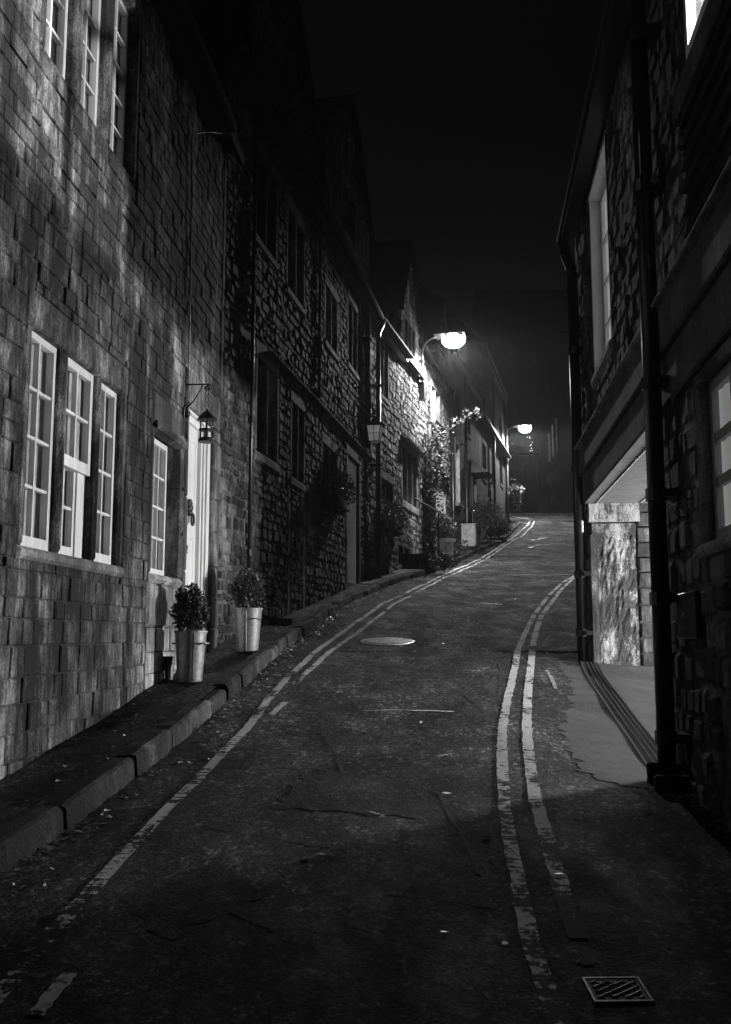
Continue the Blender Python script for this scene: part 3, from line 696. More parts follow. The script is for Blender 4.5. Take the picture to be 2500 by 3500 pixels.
# ------------------------------------------------------------------ house C, lamplit rubble
Ch = Fac('lamplit_house', PB1, PC1, 'rubble stone cottage bathed in lamplight with pale three-light mullioned window and hood', 'house')
mullioned(Ch, .82, 1.55, 4.97, 6.0, 2)
mullioned(Ch, .62, 2.0, 2.45, 3.2, 4, rows=2, frame='iron', mw=.03, curtain='curtain_dark')
mullioned(Ch, 2.98, 4.62, 3.02, 4.28, 3, rows=1, mat='dressed_pale', jw=.12, lh=.03, sh=.17, curtain='curtain_dark', frame='lead', depth=.25, r=.15)
MB().add([(s, y, z) for s in (2.78, 4.84) for y, z in ((.1, 4.30), (-.16, 4.30), (-.18, 4.37), (-.02, 4.47), (.1, 4.48))],
         [(0, 1, 2, 3, 4), (9, 8, 7, 6, 5), (0, 5, 6, 1), (1, 6, 7, 2), (2, 7, 8, 3), (3, 8, 9, 4)]).build('hood_mould', 'lead', Ch.root); Ch.blocks.append((2.8, 4.82, 4.28, 4.48))
Ch.holes.append((2.5, 3.6, 1.55, 1.95)); Ch.blocks.append((2.42, 3.7, 1.4, 2.05))
Ch.part('lintel', 'dressed', 2.42, 3.7, -.01, .2, 1.95, 2.05, b=.01); Ch.part('jamb', 'dressed', 2.42, 2.52, -.01, .2, 1.4, 1.95, b=.01); Ch.part('jamb', 'dressed', 3.02, 3.12, -.01, .2, 1.4, 1.95, b=.01); Ch.part('jamb', 'dressed', 3.6, 3.7, -.01, .2, 1.4, 1.95, b=.01)
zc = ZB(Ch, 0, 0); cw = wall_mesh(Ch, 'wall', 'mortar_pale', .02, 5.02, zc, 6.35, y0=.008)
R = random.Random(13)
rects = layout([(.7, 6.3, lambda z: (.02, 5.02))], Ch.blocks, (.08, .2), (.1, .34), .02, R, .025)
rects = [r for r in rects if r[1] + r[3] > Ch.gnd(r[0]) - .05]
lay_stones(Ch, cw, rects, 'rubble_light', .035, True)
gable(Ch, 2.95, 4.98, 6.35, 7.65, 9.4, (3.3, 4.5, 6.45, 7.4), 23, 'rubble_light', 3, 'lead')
shell(Ch, .02, 5.02, zc, 6.35); gutter(Ch, .1, 2.95, 6.3)
dp = downpipe(Ch, .12, .95, 5.9, .05, off=.1, brk=(1.5, 3.3, 4.9)); wobble_tube('swan_neck', 'pipe', dp, [(.12, -.15, 5.88), (.12, -.16, 6.0), (.16, -.22, 6.15), (.18, -.24, 6.25)], .05, 10)

# ------------------------------------------------------------------ house D, rose and white door
D = Fac('rose_cottage', PC1, PD1, 'rubble cottage with white boarded door under a canopy and climbing rose', 'house')
D.holes.append((1.87, 3.35, 1.5, 4.35)); D.blocks.append((1.73, 3.49, 1.0, 4.5))
for a_, b_ in ((1.73, 1.88), (3.34, 3.49)): D.part('jamb', 'dressed_pale', a_, b_, -.015, .25, 1.8, 4.3, b=.02)
dd = MB().box(1.88, 3.34, .05, .08, 2.45, 4.3).build('door', 'white_paint', D.root)
for i in range(8): MB().box(1.885 + i * .182, 1.885 + i * .182 + .172, .012, .05, 2.47, 4.29, b=.01).build('board', 'white_paint', dd)
D.part('threshold', 'dressed_pale', 1.87, 3.35, -.2, .3, 1.7, 2.45, b=.02); D.part('door_step', 'dressed', 2.0, 3.2, -.5, -.2, 1.6, 2.2, b=.02)
MB().add([(q, y, z) for q in (1.7, 3.6) for y, z in ((.02, 4.36), (-.13, 4.34), (-.15, 4.4), (.02, 4.62))], [(0, 1, 2, 3), (7, 6, 5, 4), (0, 4, 5, 1), (1, 5, 6, 2), (2, 6, 7, 3)]).build('canopy', 'lead', D.root)
mullioned(D, 1.5, 2.7, 5.6, 6.6, 2, mat='dressed_pale')
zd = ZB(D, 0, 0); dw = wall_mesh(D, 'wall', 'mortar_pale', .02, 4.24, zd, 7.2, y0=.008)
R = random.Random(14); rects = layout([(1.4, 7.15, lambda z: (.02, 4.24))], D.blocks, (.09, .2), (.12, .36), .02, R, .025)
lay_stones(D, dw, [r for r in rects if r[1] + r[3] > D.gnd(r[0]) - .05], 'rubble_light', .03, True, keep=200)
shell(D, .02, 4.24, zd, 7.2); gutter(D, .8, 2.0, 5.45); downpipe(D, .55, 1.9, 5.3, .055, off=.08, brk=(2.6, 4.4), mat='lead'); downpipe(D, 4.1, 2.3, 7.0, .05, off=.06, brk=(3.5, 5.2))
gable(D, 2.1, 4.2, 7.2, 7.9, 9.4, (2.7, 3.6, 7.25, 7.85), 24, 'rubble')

# ------------------------------------------------------------------ houses E and F, rendered, up the hill
E_ = Fac('rendered_cottage', PD1, PE1, 'pale rendered cottage with tall narrow window and deep sill beyond the white door', 'house')
mullioned(E_, 1.0, 1.75, 3.95, 5.75, 1, rows=3, mat='dressed_pale', sill_out=.12, sh=.12, r=.16); mullioned(E_, 3.0, 3.7, 4.1, 5.7, 2, rows=3, mat='dressed_pale')
for s in (1.0, 3.2): mullioned(E_, s, s + 1.0, 6.6, 7.6, 2)
E_.holes.append((4.5, 5.5, 2.2, 5.3)); E_.part('door', 'dark_paint', 4.5, 5.5, .2, .25, 3.0, 5.3); E_.part('jamb', 'dressed_pale', 4.4, 4.52, -.01, .2, 3.0, 5.3); E_.part('jamb', 'dressed_pale', 5.48, 5.6, -.01, .2, 3.0, 5.3)
MB().add([(s, y, z) for s in (4.3, 5.7) for y, z in ((.05, 5.4), (-.6, 5.4), (.05, 5.9))], [(0, 1, 2), (5, 4, 3), (0, 3, 4, 1), (1, 4, 5, 2)]).build('canopy', 'lead', E_.root)
wall_mesh(E_, 'wall', 'render_pale', .02, 6.1, ZB(E_, 0, 0), 8.4, y0=0.0); shell(E_, .02, 6.1, ZB(E_, 0, 0), 8.4); gutter(E_, .05, 6.1, 8.38); downpipe(E_, 2.4, 2.6, 8.2, .05, brk=(4, 6))
H = Fac('hilltop_house', PE1, PF1, 'dark rendered three-storey house on the corner at the brow of the hill', 'house')
for s in (1.2, 4.2, 7.2):
    mullioned(H, s, s + 1.1, 5.6 + s * .12, 6.9 + s * .12, 2); mullioned(H, s, s + 1.1, 8.3, 9.5, 2)
H.holes.append((2.9, 3.8, 2.5, 5.6)); H.part('door', 'dark_paint', 2.9, 3.8, .2, .25, 3.4, 5.6)
MB().add([(s, y, z) for s in (.2, 9.5) for y, z in ((.05, 7.75 + .02 * s), (-.3, 7.72 + .02 * s), (-.3, 7.78 + .02 * s), (.05, 7.95 + .02 * s))], [(0, 1, 2, 3), (7, 6, 5, 4), (0, 4, 5, 1), (1, 5, 6, 2), (2, 6, 7, 3)]).build('lead_string', 'lead', H.root)
wall_mesh(H, 'wall', 'render_dark', .02, 9.67, ZB(H, 0, 0), 10.6, y0=0); shell(H, .02, 9.67, ZB(H, 0, 0), 10.6, wallmat='render_dark'); gutter(H, .05, 9.6, 10.58)
downpipe(H, 9.5, 5.0, 10.4, .06, brk=(6, 8), off=.03, mat='lead'); downpipe(H, 4.0, 3.9, 10.4, .05, brk=(6, 8))

# ------------------------------------------------------------------ right-hand building with the lit passage
YF = 9.9
RB = Fac('brewhouse', (wallx(YF), YF), (wallx(-1.5), -1.5), 'dark rubble building with iron-plated beam over a lit passage and black downpipes', 'building')
kR = math.sqrt(1 + .1145 ** 2); sY = lambda Y: (YF - Y) * kR
a, b = sY(9.42), sY(5.62)
RB.holes.append((a - .09, b + .01, -2, 1.6)); RB.blocks.append((a - .02, b + .02, -2, 1.6)); RB.blocks.append((sY(9.72), sY(-1.4), 1.30, 1.85))
fas = RB.part('beam', 'concrete_beam', sY(9.72), sY(-1.4), -.07, .12, 1.58, 1.85, b=.012)
RB.part('lower_beam', 'concrete_beam', sY(9.62), sY(-1.4), -.035, .12, 1.31, 1.585, b=.01)
RB.part('drip_ledge', 'dressed_pale', sY(9.72), sY(-1.4), -.11, .05, 1.852, 1.872, b=.006)
plate = RB.part('soffit_plate', 'iron_paint', a - .05, b + .05, -.03, .62, 1.30, 1.333)
rv = MB().lathe([(.019, 0), (.017, -.008), (.01, -.014), (.001, -.016)], (0, 0, 0), 8).build('rivet', 'iron_paint', plate, loc=(a + .1, .07, 1.30), smooth=True)
n = int((b - a - .1) / .085)
for k in range(n):
    for y in (.07, .5):
        if k == 0 and y == .07: continue
        o = bpy.data.objects.new('rivet', rv.data); C.objects.link(o); o.parent = plate; o.location = (a + .1 + k * .085, y, 1.30)
RB.part('passage_ceiling', 'iron_paint', a - .3, b + .3, .62, 5.2, 1.62, 1.8); RB.part('passage_header', 'rubble_light', a - .05, b + .05, .6, .8, 1.335, 1.62)
# far pier of the passage: capital, peeling shaft, coursed inner blocks
RB.part('pier_cap', 'peeling', a - .4, a + .03, .0, .5, 1.115, 1.298, b=.01); RB.part('pier_neck', 'peeling', a - .4, a - .012, .03, .465, .98, 1.10, b=.01)
m = MB(); ny, nz = 14, 30; R = random.Random(5); z0, z1 = -.75, .98; vs = []
for j in range(nz + 1):
    for i in range(ny + 1):
        y = .09 + (.46 - .09) * i / ny; z = z0 + (z1 - z0) * j / nz; vs.append((a - .012 + R.uniform(-.006, .005) + .004 * math.sin(y * 17 + z * 5), y, z))
m.add(vs, [(j * (ny + 1) + i, j * (ny + 1) + i + 1, (j + 1) * (ny + 1) + i + 1, (j + 1) * (ny + 1) + i) for j in range(nz) for i in range(ny)]); m.box(a - .4, a - .035, .06, .47, z0, z1)
m.build('pier', 'peeling', RB.root)
RB.part('pier_arris', 'dressed', a - .35, a - .002, .0, .085, z0, .99, b=.02)
iw = RB.part('passage_wall', 'mortar', a - .4, a - .03, .47, 5.2, -1.2, 1.3)
z = -.8; k = 0
while z < 1.15:
    h = rnd(.14, .17); y = .475
    while y < 2.6:
        wv = rnd(.25, .42) if (k + int(y * 3)) % 2 else rnd(.3, .45)
        V = variants('dressed', .012, False)[random.randrange(10)][0]
        o = bpy.data.objects.new('stone', V); C.objects.link(o); o.parent = iw; o.location = (a - .012 + rnd(-.006, .006), y + wv - .012, z); o.scale = (wv - .014, 1, h - .016); o.rotation_euler = (0, 0, -math.pi / 2)
        o.rotation_euler = (0, 0, math.pi / 2); o.location = (a - .012 + rnd(-.005, .005), y, z); y += wv
    z += h; k += 1
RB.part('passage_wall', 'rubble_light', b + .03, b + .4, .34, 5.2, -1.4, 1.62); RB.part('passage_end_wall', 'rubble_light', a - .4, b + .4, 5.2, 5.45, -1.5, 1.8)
# ground-floor window, lit blind
s0, s1 = sY(4.66), sY(2.9)
surround(RB, s0, s1, .44, 1.25, jw=.06, lh=.05, sh=.06, sill_out=.04, mat='dressed', sillmat='dressed_pale', depth=.16)
light(RB, s0, s1, .44, 1.25, .05, 5, [0, .34, .66, 1], frame='grey_and_shaded_paint', fw=.055, bw=.05, bottom=.07, curtain='lit_blind', coff=-.012, fold=.0005)
# upper window above a boarded panel; the room behind has a bulb under an added lampshade
s0, s1 = sY(4.56), sY(2.7)
surround(RB, s0, s1, 2.92, 4.05, jw=.05, lh=.1, sh=.04, mat='dressed', depth=.16, sill_out=.012, proud=-.002)
light(RB, s0, s1, 2.92, 4.05, -.01, 5, [0, .5, 1], fw=.05, bw=.035, curtain=None)
RB.part('sill_band', 'concrete_beam', sY(4.82), sY(-1.4), -.035, .1, 2.72, 2.875, b=.008); RB.blocks.append((sY(4.95), sY(-1.4), 2.72, 2.92))
RB.blocks.append((sY(4.66), sY(-1.4), 1.88, 2.72)); pn = RB.part('board_panel', 'dark_paint', sY(4.64), sY(-1.4), -.005, .1, 1.88, 2.72)
for i in range(7):
    z = 1.89 + i * .118
    MB().add([(s, y, q) for s in (sY(4.63), sY(1.5)) for y, q in ((-.008, z), (-.045, z), (-.014, z + .125), (-.008, z + .125))], [(0, 1, 2, 3), (7, 6, 5, 4), (0, 4, 5, 1), (1, 5, 6, 2), (2, 6, 7, 3)]).build('board', 'dark_paint', pn)
rs0, rs1 = sY(4.95), sY(1.2)
for nm, q in (('room_floor', (rs0, rs1, .35, 3.2, 2.5, 2.6)), ('room_ceiling', (rs0, rs1, .35, 3.2, 4.16, 4.22)), ('room_wall', (rs0 - .1, rs0, .35, 3.2, 2.5, 4.2)), ('room_wall', (rs1, rs1 + .1, .35, 3.2, 2.5, 4.2)), ('room_wall', (rs0, rs1, 3.2, 3.3, 2.5, 4.2))): RB.part(nm, 'room_paint', *q)
# tall stair window, lit dimly
s0, s1 = sY(8.62), sY(7.45)
RB.holes.append((s0 - .03, s1 + .03, 2.36, 4.2)); RB.blocks.append((s0 - .03, s1 + .06, 2.26, 4.2))
RB.part('jamb', 'dressed', s1, s1 + .06, -.005, .2, 2.36, 4.14, b=.01); RB.part('jamb', 'white_paint', s0 - .04, s0, .01, .2, 2.36, 4.14); RB.part('head_lining', 'white_paint', s0 - .02, s1 + .02, .0, .2, 4.10, 4.16); RB.part('sill', 'dressed_pale', s0 - .04, s1 + .05, -.03, .2, 2.27, 2.38, b=.03)
light(RB, s0, s1, 2.38, 4.10, .11, 3, 4, fw=.05, bw=.025, curtain='lit_blind_dim', coff=-.012, fold=.0005)
rw = wall_mesh(RB, 'wall', 'mortar', 0, sY(-1.5), -2, 4.3, y0=.006)
R = random.Random(15)
rects = layout([(-1.8, 1.31, lambda z: (0, sY(-1.5))), (1.85, 4.28, lambda z: (0, sY(-1.5)))], RB.blocks, (.11, .22), (.11, .32), .018, R, .015)
lay_stones(RB, rw, [r for r in rects if r[1] + r[3] > RB.gnd(r[0]) - .1], 'rubble_right', .014, True)
shell(RB, 0, sY(-1.5), -2, 4.3, depth=5.4, over=.08); gutter(RB, -.02, sY(-1.5), 4.28, r=.06, y=-.13)
p1 = downpipe(RB, sY(5.27), -.86, 4.2, .05, off=.06, brk=(-.55, .2, .78, 1.42, 2.6, 3.55), shoe=False)
p2 = downpipe(RB, sY(9.5), -.3, 3.7, .055, off=.02, brk=(.02, .6, 1.66, 2.9), shoe=False)
wobble_tube('swan_neck', 'pipe', p2, [(sY(9.5), -.075, 3.68), (sY(9.53), -.08, 3.8), (sY(9.72), -.12, 4.05), (sY(9.76), -.13, 4.24)], .055, 12)
wobble_tube('swan_neck', 'pipe', p1, [(sY(5.27), -.11, 4.16), (sY(5.27), -.12, 4.2), (sY(5.27), -.13, 4.25)], .05, 12)
# stone shoe at the foot of the near pipe
sp = sY(5.27); RB.part('pipe_gully', 'kerb', sp - .13, sp - .08, -.2, -.02, -1.05, -.70, b=.01); RB.part('pipe_gully', 'kerb', sp + .08, sp + .13, -.2, -.02, -1.05, -.74, b=.01)
RB.part('pipe_foot', 'kerb', sp - .08, sp + .08, -.16, -.02, -1.05, -.84, b=.01)
cbl = [(sY(y), -.05, z) for y, z in ((4.4, 1.27), (4.8, 1.28), (5.0, 1.27), (5.05, 1.2), (5.1, 1.14), (5.14, 1.16), (5.16, 1.3))]
wobble_tube('cable', 'iron', RB.root, cbl, .006, 5)
wobble_tube('cable', 'iron', RB.root, [(sY(9.8), -.03, 1.95), (sY(9.72), -.06, 1.8), (sY(9.72), -.05, 1.72), (sY(9.7), -.04, 1.95)], .008, 5)
for y, z in ((5.0, .62), (4.8, .69)): wobble_tube('hook', 'iron', RB.root, [(sY(y), .01, z), (sY(y), -.05, z), (sY(y) + .01, -.07, z + .02), (sY(y) + .02, -.06, z + .05), (sY(y) + .02, -.03, z + .05)], .005, 5)

# plaque on that wall
pl = thing('house_sign', 'dark slate plaque reading 25 The Old Brewhouse on rubble wall', 'sign', RB.w(sY(4.99), -.03, .10), RB.ang)
MB().box(-.225, .225, -.012, .02, -.12, .12, b=.006).build('plaque', 'sign_slate', pl)
for txt, sz, zz in (('25', .055, .055), ('THE OLD', .05, -.015), ('BREWHOUSE', .048, -.085)):
    me = text_mesh(txt, sz, .001); me.materials.clear(); me.materials.append(M['sign_letter']); o = bpy.data.objects.new('lettering', me); C.objects.link(o); o.parent = pl; o.location = (0, -.0135, zz); o.rotation_euler = (math.pi / 2, 0, 0)

# low bollard lamp inside the passage
emit('bulb_passage', P_PASSAGE / (math.pi * 2 * math.pi * .17 * .34))
q = Vector((5.35, 8.1, 0)); zf = gz(q.x, q.y) + .008
bl = thing('bollard_lamp', 'short bollard lamp glowing inside the passage', 'lamp', (q.x, q.y, zf))
MB().lathe([(.1, 0), (.1, .02), (.055, .04), (.055, .48), (.075, .5), (.075, .515)], (0, 0, 0), 16).build('post', 'iron', bl)
MB().lathe([(.05, .515), (.16, .56), (.21, .65), (.16, .74), (.05, .785)], (0, 0, 0), 12).build('glass_ring', 'bulb_passage', bl, smooth=True)
MB().lathe([(.06, .785), (.07, .79), (.05, .81), (.001, .82)], (0, 0, 0), 16).build('cap', 'iron', bl)
# pendant bulb in the upper room
emit('bulb_room', P_ROOM / (math.pi * 4 * math.pi * .04 ** 2))
pp = RB.w(sY(3.75), 1.75, 3.22); pd = thing('pendant_lamp', 'hidden bulb hanging on a flex under an added lampshade in the lit upper room', 'lamp', pp)
MB().sphere((0, 0, 0), .04, 10, 6).build('bulb', 'bulb_room', pd, smooth=True); MB().lathe([(.15, .06), (.14, .09), (.05, .14), (.02, .155), (.018, .153), (.045, .135), (.135, .085), (.145, .058)], (0, 0, 0), 18).build('added_shade', 'iron', pd, smooth=True); MB().tube([(0, 0, .04), (0, 0, .94)], .006, 6).tube([(0, 0, .035), (0, 0, .09)], .018, 8).build('flex', 'iron', pd)  # lampshade added to cut the bulb's light off the ceiling

# ------------------------------------------------------------------ street lamps on wall brackets
def street_lamp(fac, s, z, tx, ty, label, mat, S):
    best = None
    for i in range(60):                     # arm length and rise that bring the head where it is seen
        Lr = .35 + i * .03
        q = project(fac.w(s, -Lr, z + .4))
        if best is None or abs(q[0] - tx) < best[0]: best = (abs(q[0] - tx), Lr)
    Lr = best[1]; zz = z
    while project(fac.w(s, -Lr, zz))[1] > ty and zz < z + 4: zz += .02
    r = thing('street_lamp', label, 'street lamp', fac.w(s, 0, z), fac.ang, 'wall-mounted street lamps'); h = zz - z
    m = MB().tube([(0, -.09, -.55), (0, -.09, .05), (0, -.09, h * .45), (0, -.12, h * .72), (0, -.2, h * .92), (0, -.32, h + .04), (0, -Lr + .42, h + .07)], .028, 10); m.build('arm', 'lead', r, smooth=True)
    MB().box(-.06, .06, -.13, -.005, .0, .07).box(-.06, .06, -.13, -.005, -.42, -.35).build('clamp', 'lead', r)
    MB().box(-.075, .075, -.17, -.01, -.95, -.5, b=.02).build('control_box', 'lead', r)
    MB().box(-.25, .25, -Lr - .3, -Lr + .46, h + .06, h + .13).box(-.2, -.185, -Lr - .24, -Lr + .2, h + .005, h + .06).box(.185, .2, -Lr - .24, -Lr + .2, h + .005, h + .06).box(-.2, .2, -Lr - .25, -Lr - .24, h + .005, h + .06).box(-.08, .08, -Lr - .14, -Lr + .42, h + .15, h + .185).build('head', 'lead', r)
    bm = MB(); prof = [(.001, -.27), (.1, -.258), (.18, -.21), (.23, -.13), (.235, -.05), (.2, .0)]; bm.lathe(prof, (0, 0, 0), 16); bm.v = [(x * 1.1, y * 1.25 - Lr, z_ * 1.1 + h + .055) for x, y, z_ in bm.v]
    emit(mat, 40); bm.build('bowl', mat, r, smooth=True)
    ld = bpy.data.lights.new('lamp_light', 'SPOT'); ld.energy = S; ld.spot_size = math.radians(168); ld.spot_blend = .12; ld.shadow_soft_size = .12
    lo_ = bpy.data.objects.new('lamp_light', ld); C.objects.link(lo_); lo_.parent = r; lo_.location = (0, -Lr, h - .24); return r
s, z = Ch.px(1437, 1250); street_lamp(Ch, min(s, 4.95), z, 1550, 1158, 'lit street lamp on curved bracket above the climbing rose', 'lamp_bowl', P_STREET)
s, z = H.px(1738, 1530); street_lamp(H, 9.62, z, 1795, 1462, 'lit street lamp on the corner house at the brow', 'lamp_bowl_far', P_FAR)

# ------------------------------------------------------------------ lanterns by the doors
def lantern_round(fac, s, z, off, label):
    r = thing('hanging_lantern', label, 'lantern', fac.w(s, 0, z), fac.ang)
    br = MB().box(-.008, .008, -.012, -.001, -.34, .04).tube([(0, -.01, .02), (0, -off - .03, .02)], .007, 6)
    br.tube([(0, -.01, -.2), (0, -.08, -.13), (0, -.14, -.03), (0, -.16, .02)], .006, 6)
    for cy_, cz, rr, d in ((-.2, -.02, .03, 1), (-off - .02, -.012, .03, 1), (-.03, -.15, .025, -1), (-.03, -.24, .03, -1)):
        br.tube([(0, cy_ + rr * (1 - i / 16) * math.cos(i * .62 * d), cz + rr * (1 - i / 16) * math.sin(i * .62 * d)) for i in range(14)], .005, 5)
    br.build('bracket', 'iron', r, smooth=True)
    ch = MB()
    for k in range(6):
        for dy in (-.012, .012):
            c = (0, -off + dy, -.01 - k * .03 - .015); rot = k % 2
            ch.tube([(c[0] + (.007 * math.cos(t_) if rot else 0), c[1] + (0 if rot else .007 * math.cos(t_)), c[2] + .018 * math.sin(t_)) for t_ in [i * math.pi / 4 for i in range(9)]], .0028, 4, False)
    ch.build('chain', 'iron', r)
    zt = -.2; c = (0, -off, 0)
    MB().lathe([(.008, zt), (.012, zt - .02), (.03, zt - .03), (.088, zt - .095), (.09, zt - .105), (.06, zt - .106)], c, 8).build('roof', 'iron', r)
    b = MB().lathe([(.058, zt - .3), (.07, zt - .3), (.07, zt - .28), (.064, zt - .265), (.055, zt - .265)], c, 16).lathe([(.062, zt - .2), (.066, zt - .2), (.066, zt - .185), (.062, zt - .185)], c, 16)
    for i in range(6): an = i * math.pi / 3 + .3; b.tube([(.06 * math.cos(an), -off + .06 * math.sin(an), zt - .29), (.06 * math.cos(an), -off + .06 * math.sin(an), zt - .1)], .006, 5)
    b.build('cage', 'iron', r)
    MB().lathe([(.05, zt - .27), (.05, zt - .105)], c, 14).build('glass_cylinder', 'glass', r, smooth=True); MB().lathe([(.001, zt - .26), (.022, zt - .25), (.022, zt - .18), (.001, zt - .17)], c, 10).build('candle_bulb', 'white_paint', r, smooth=True)
s, z = A.px(641, 1322, .02); lantern_round(A, s, z, .2, 'black wrought iron lantern hanging on chains by the white panelled door')
def lantern_square(fac, s, z, off, label):
    r = thing('wall_lantern', label, 'lantern', fac.w(s, 0, z), fac.ang); r.scale = (.84, .84, .84)
    br = MB().tube([(0, -.02, .28), (0, -.02, -.5)], .011, 6).tube([(0, -.02, 0), (0, -off - .08, 0)], .012, 6).tube([(0, -.02, .2), (0, -.06, .1), (0, -.16, .02)], .009, 6)
    for q in ((-.1, .22), (-.06, .26), (-off, .06), (-off + .1, .05)): br.sphere((0, q[0], q[1]), .03, 8, 5)
    br.build('bracket', 'iron', r, smooth=True)
    c = (0, -off, 0)
    MB().lathe([(.01, -.02), (.05, -.05), (.08, -.1), (.24, -.2), (.25, -.22), (.17, -.225)], c, 4).build('roof', 'iron', r)
    fm = MB(); top, bot, zt, zb_ = .15, .105, -.22, -.56
    P4 = lambda rr, z_: [(rr * sx, -off + rr * sy, z_) for sx, sy in ((-1, -1), (1, -1), (1, 1), (-1, 1))]
    T, Bt = P4(top, zt), P4(bot, zb_)
    for i in range(4):
        j = (i + 1) % 4; fm.tube([T[i], Bt[i]], .011, 5); fm.tube([T[i], T[j]], .011, 5); fm.tube([Bt[i], Bt[j]], .014, 5)
        mid = lambda u, v, w_: tuple(u[k] + (v[k] - u[k]) * w_ for k in range(3))
        fm.tube([mid(T[i], T[j], .5), mid(Bt[i], Bt[j], .5)], .007, 5); fm.tube([mid(T[i], Bt[i], .5), mid(T[j], Bt[j], .5)], .007, 5)
    fr_ = fm.build('frame', 'iron', r)
    for i in range(4):
        j = (i + 1) % 4; MB().add([T[i], T[j], Bt[j], Bt[i]], [(0, 1, 2, 3)]).build('pane', 'lantern_glow', fr_)
    MB().lathe([(.03, zb_ - .1), (.06, zb_ - .06), (.06, zb_ - .01)], c, 8).build('finial', 'white_paint', r, smooth=True)
emit('lantern_glow', .16, (6, 6, 6))
s, z = B.px(1214, 1425, .02); lantern_square(B, s, z, .45, 'square tapered iron lantern with glowing panes above the pale door')

# ------------------------------------------------------------------ galvanised buckets with clipped box
def leaves(n, c, rx, ry, rz, size, R, shell_=.5, drop=0):
    m = MB()
    for i in range(n):
        while True:
            p = Vector((R.uniform(-1, 1), R.uniform(-1, 1), R.uniform(-1, 1)))
            if shell_ < p.length < 1: break
        p.length *= R.uniform(.86, 1.12)
        d = p.normalized() + Vector((R.uniform(-1, 1), R.uniform(-1, 1), R.uniform(-.6, 1.2))) * .8; d.normalize()
        q = d.cross(Vector((R.uniform(-1, 1), R.uniform(-1, 1), R.uniform(-1, 1)))); q.normalize(); k = d.cross(q)
        L_ = size * R.uniform(.6, 1.3); W = L_ * .3; b = Vector((c[0] + p.x * rx, c[1] + p.y * ry, c[2] + p.z * rz))
        m.add([b, b + d * L_ * .5 + q * W + k * W * .3, b + d * L_, b + d * L_ * .5 - q * W + k * W * .3], [(0, 1, 2), (0, 2, 3)])
    return m
def bucket(px, label_b, label_p, h, r, rz):
    X, Y = px; z = gz(X, Y) + .103
    t_ = thing('flower_bucket', label_b, 'bucket', (X, Y, z), rz, 'galvanised buckets by the door')
    rb = r * .74; MB().lathe([(rb, 0), (rb + .004, .012), (r - .002, h - .03), (r + .006, h - .008), (r + .008, h), (r, h + .004), (r - .006, h), (rb, .05), (.001, .05)], (0, 0, 0), 28).build('body', 'galvanised', t_, smooth=True)
    MB().box(-.004, .004, -r * .985, -r * .7, .02, .03).tube([(0, -rb - .002, .01), (0, -r + .002, h - .02)], .004, 5).build('seam', 'galvanised', t_)
    for a_ in (-.9, math.pi - .9):
        rr = r * .93; m = MB(); q = lambda d_, e, zz: ((rr + e) * math.cos(a_ + d_), (rr + e) * math.sin(a_ + d_), zz)
        m.tube([q(-.32, 0, h * .74), q(-.32, .035, h * .76), q(0, .04, h * .76), q(.32, .035, h * .76), q(.32, 0, h * .74)], .007, 6); m.build('handle', 'galvanised', t_, smooth=True)
    MB().lathe([(.001, h - .05), (r * .93, h - .05)], (0, 0, 0), 20).build('soil', 'soil', t_)
    R = random.Random(int(h * 1000)); p_ = thing('box_plant', label_p, 'plant', (X, Y, z + h - .05), 0, 'clipped box in buckets')
    m = MB()
    for i in range(26):
        an, tl = R.uniform(0, 6.28), R.uniform(.02, r * .95); m.tube([(.02 * math.cos(an), .02 * math.sin(an), 0), (tl * .6 * math.cos(an), tl * .6 * math.sin(an), .12), (tl * 1.2 * math.cos(an), tl * 1.2 * math.sin(an), .26)], [.004, .003, .002], 4)
    m.build('twigs', 'bark', p_); mm = leaves(2600, (0, 0, .19), r * 1.1, r * 1.1, .16, .026, R, .2)
    for i in range(26):
        an, el = R.uniform(0, 6.28), R.uniform(-.5, 1.45); k = R.uniform(.8, 1.08); cc = (r * 1.1 * k * math.cos(an) * math.cos(el), r * 1.1 * k * math.sin(an) * math.cos(el), .2 + .17 * k * math.sin(el))
        q = leaves(75, cc, .035, .035, .05, .026, R, 0); mm.add(q.v, q.f)
    mm.build('foliage', 'leaf_dark', p_)
bucket((-1.385, 7.6), 'galvanised florist bucket with side seam standing before the white door', 'clipped box bush in the bucket before the white door', .40, .125, .4)
bucket((-1.13, 9.2), 'galvanised florist bucket standing against the rubble wall past the door', 'rounder box bush in the bucket against the rubble wall', .415, .135, 0)

# ------------------------------------------------------------------ iron covers, drain
def on_ground(x, y): p = ground(x, y); return p[0], p[1], gz(*p)
c = [ground(*p) for p in ((1990, 3345), (2190, 3352), (2228, 3440), (2035, 3428))]; cx = sum(p[0] for p in c) / 4; cyy = sum(p[1] for p in c) / 4
sl = math.atan((gz(cx, cyy + .3) - gz(cx, cyy - .3)) / .6)
mh = thing('square_manhole_cover', 'square cast iron access cover with diamond tread set in the dark tar', 'manhole cover', (cx, cyy, gz(cx, cyy) + .004), 0); mh.rotation_euler = (sl, 0, .03); mh.scale = (.78, .66, 1)
m = MB().box(-.1, .1, -.095, .095, -.02, .001)
mh_p = m.build('plate', 'grate_metal', mh)
m = MB()
for k in (-.12, -.08, -.04, 0, .04, .08, .12):
    for sgn in (1, -1):
        pts = [(x, sgn * (x * .8) + k * 1.1) for x in np.linspace(-.09, .09, 25)]; pts = [q for q in pts if abs(q[1]) < .08]
        if len(pts) > 2: m.tube([(pts[0][0], pts[0][1], .001), (pts[-1][0], pts[-1][1], .001)], .0035, 5)
m.build('tread_pattern', 'manhole_metal', mh)
m = MB()
for q in ((-.114, -.104, -.112, .112), (.104, .114, -.112, .112), (-.104, .104, -.112, -.1), (-.104, .104, .1, .112)): m.box(*q, -.02, .003)
m.build('frame', 'manhole_metal', mh)
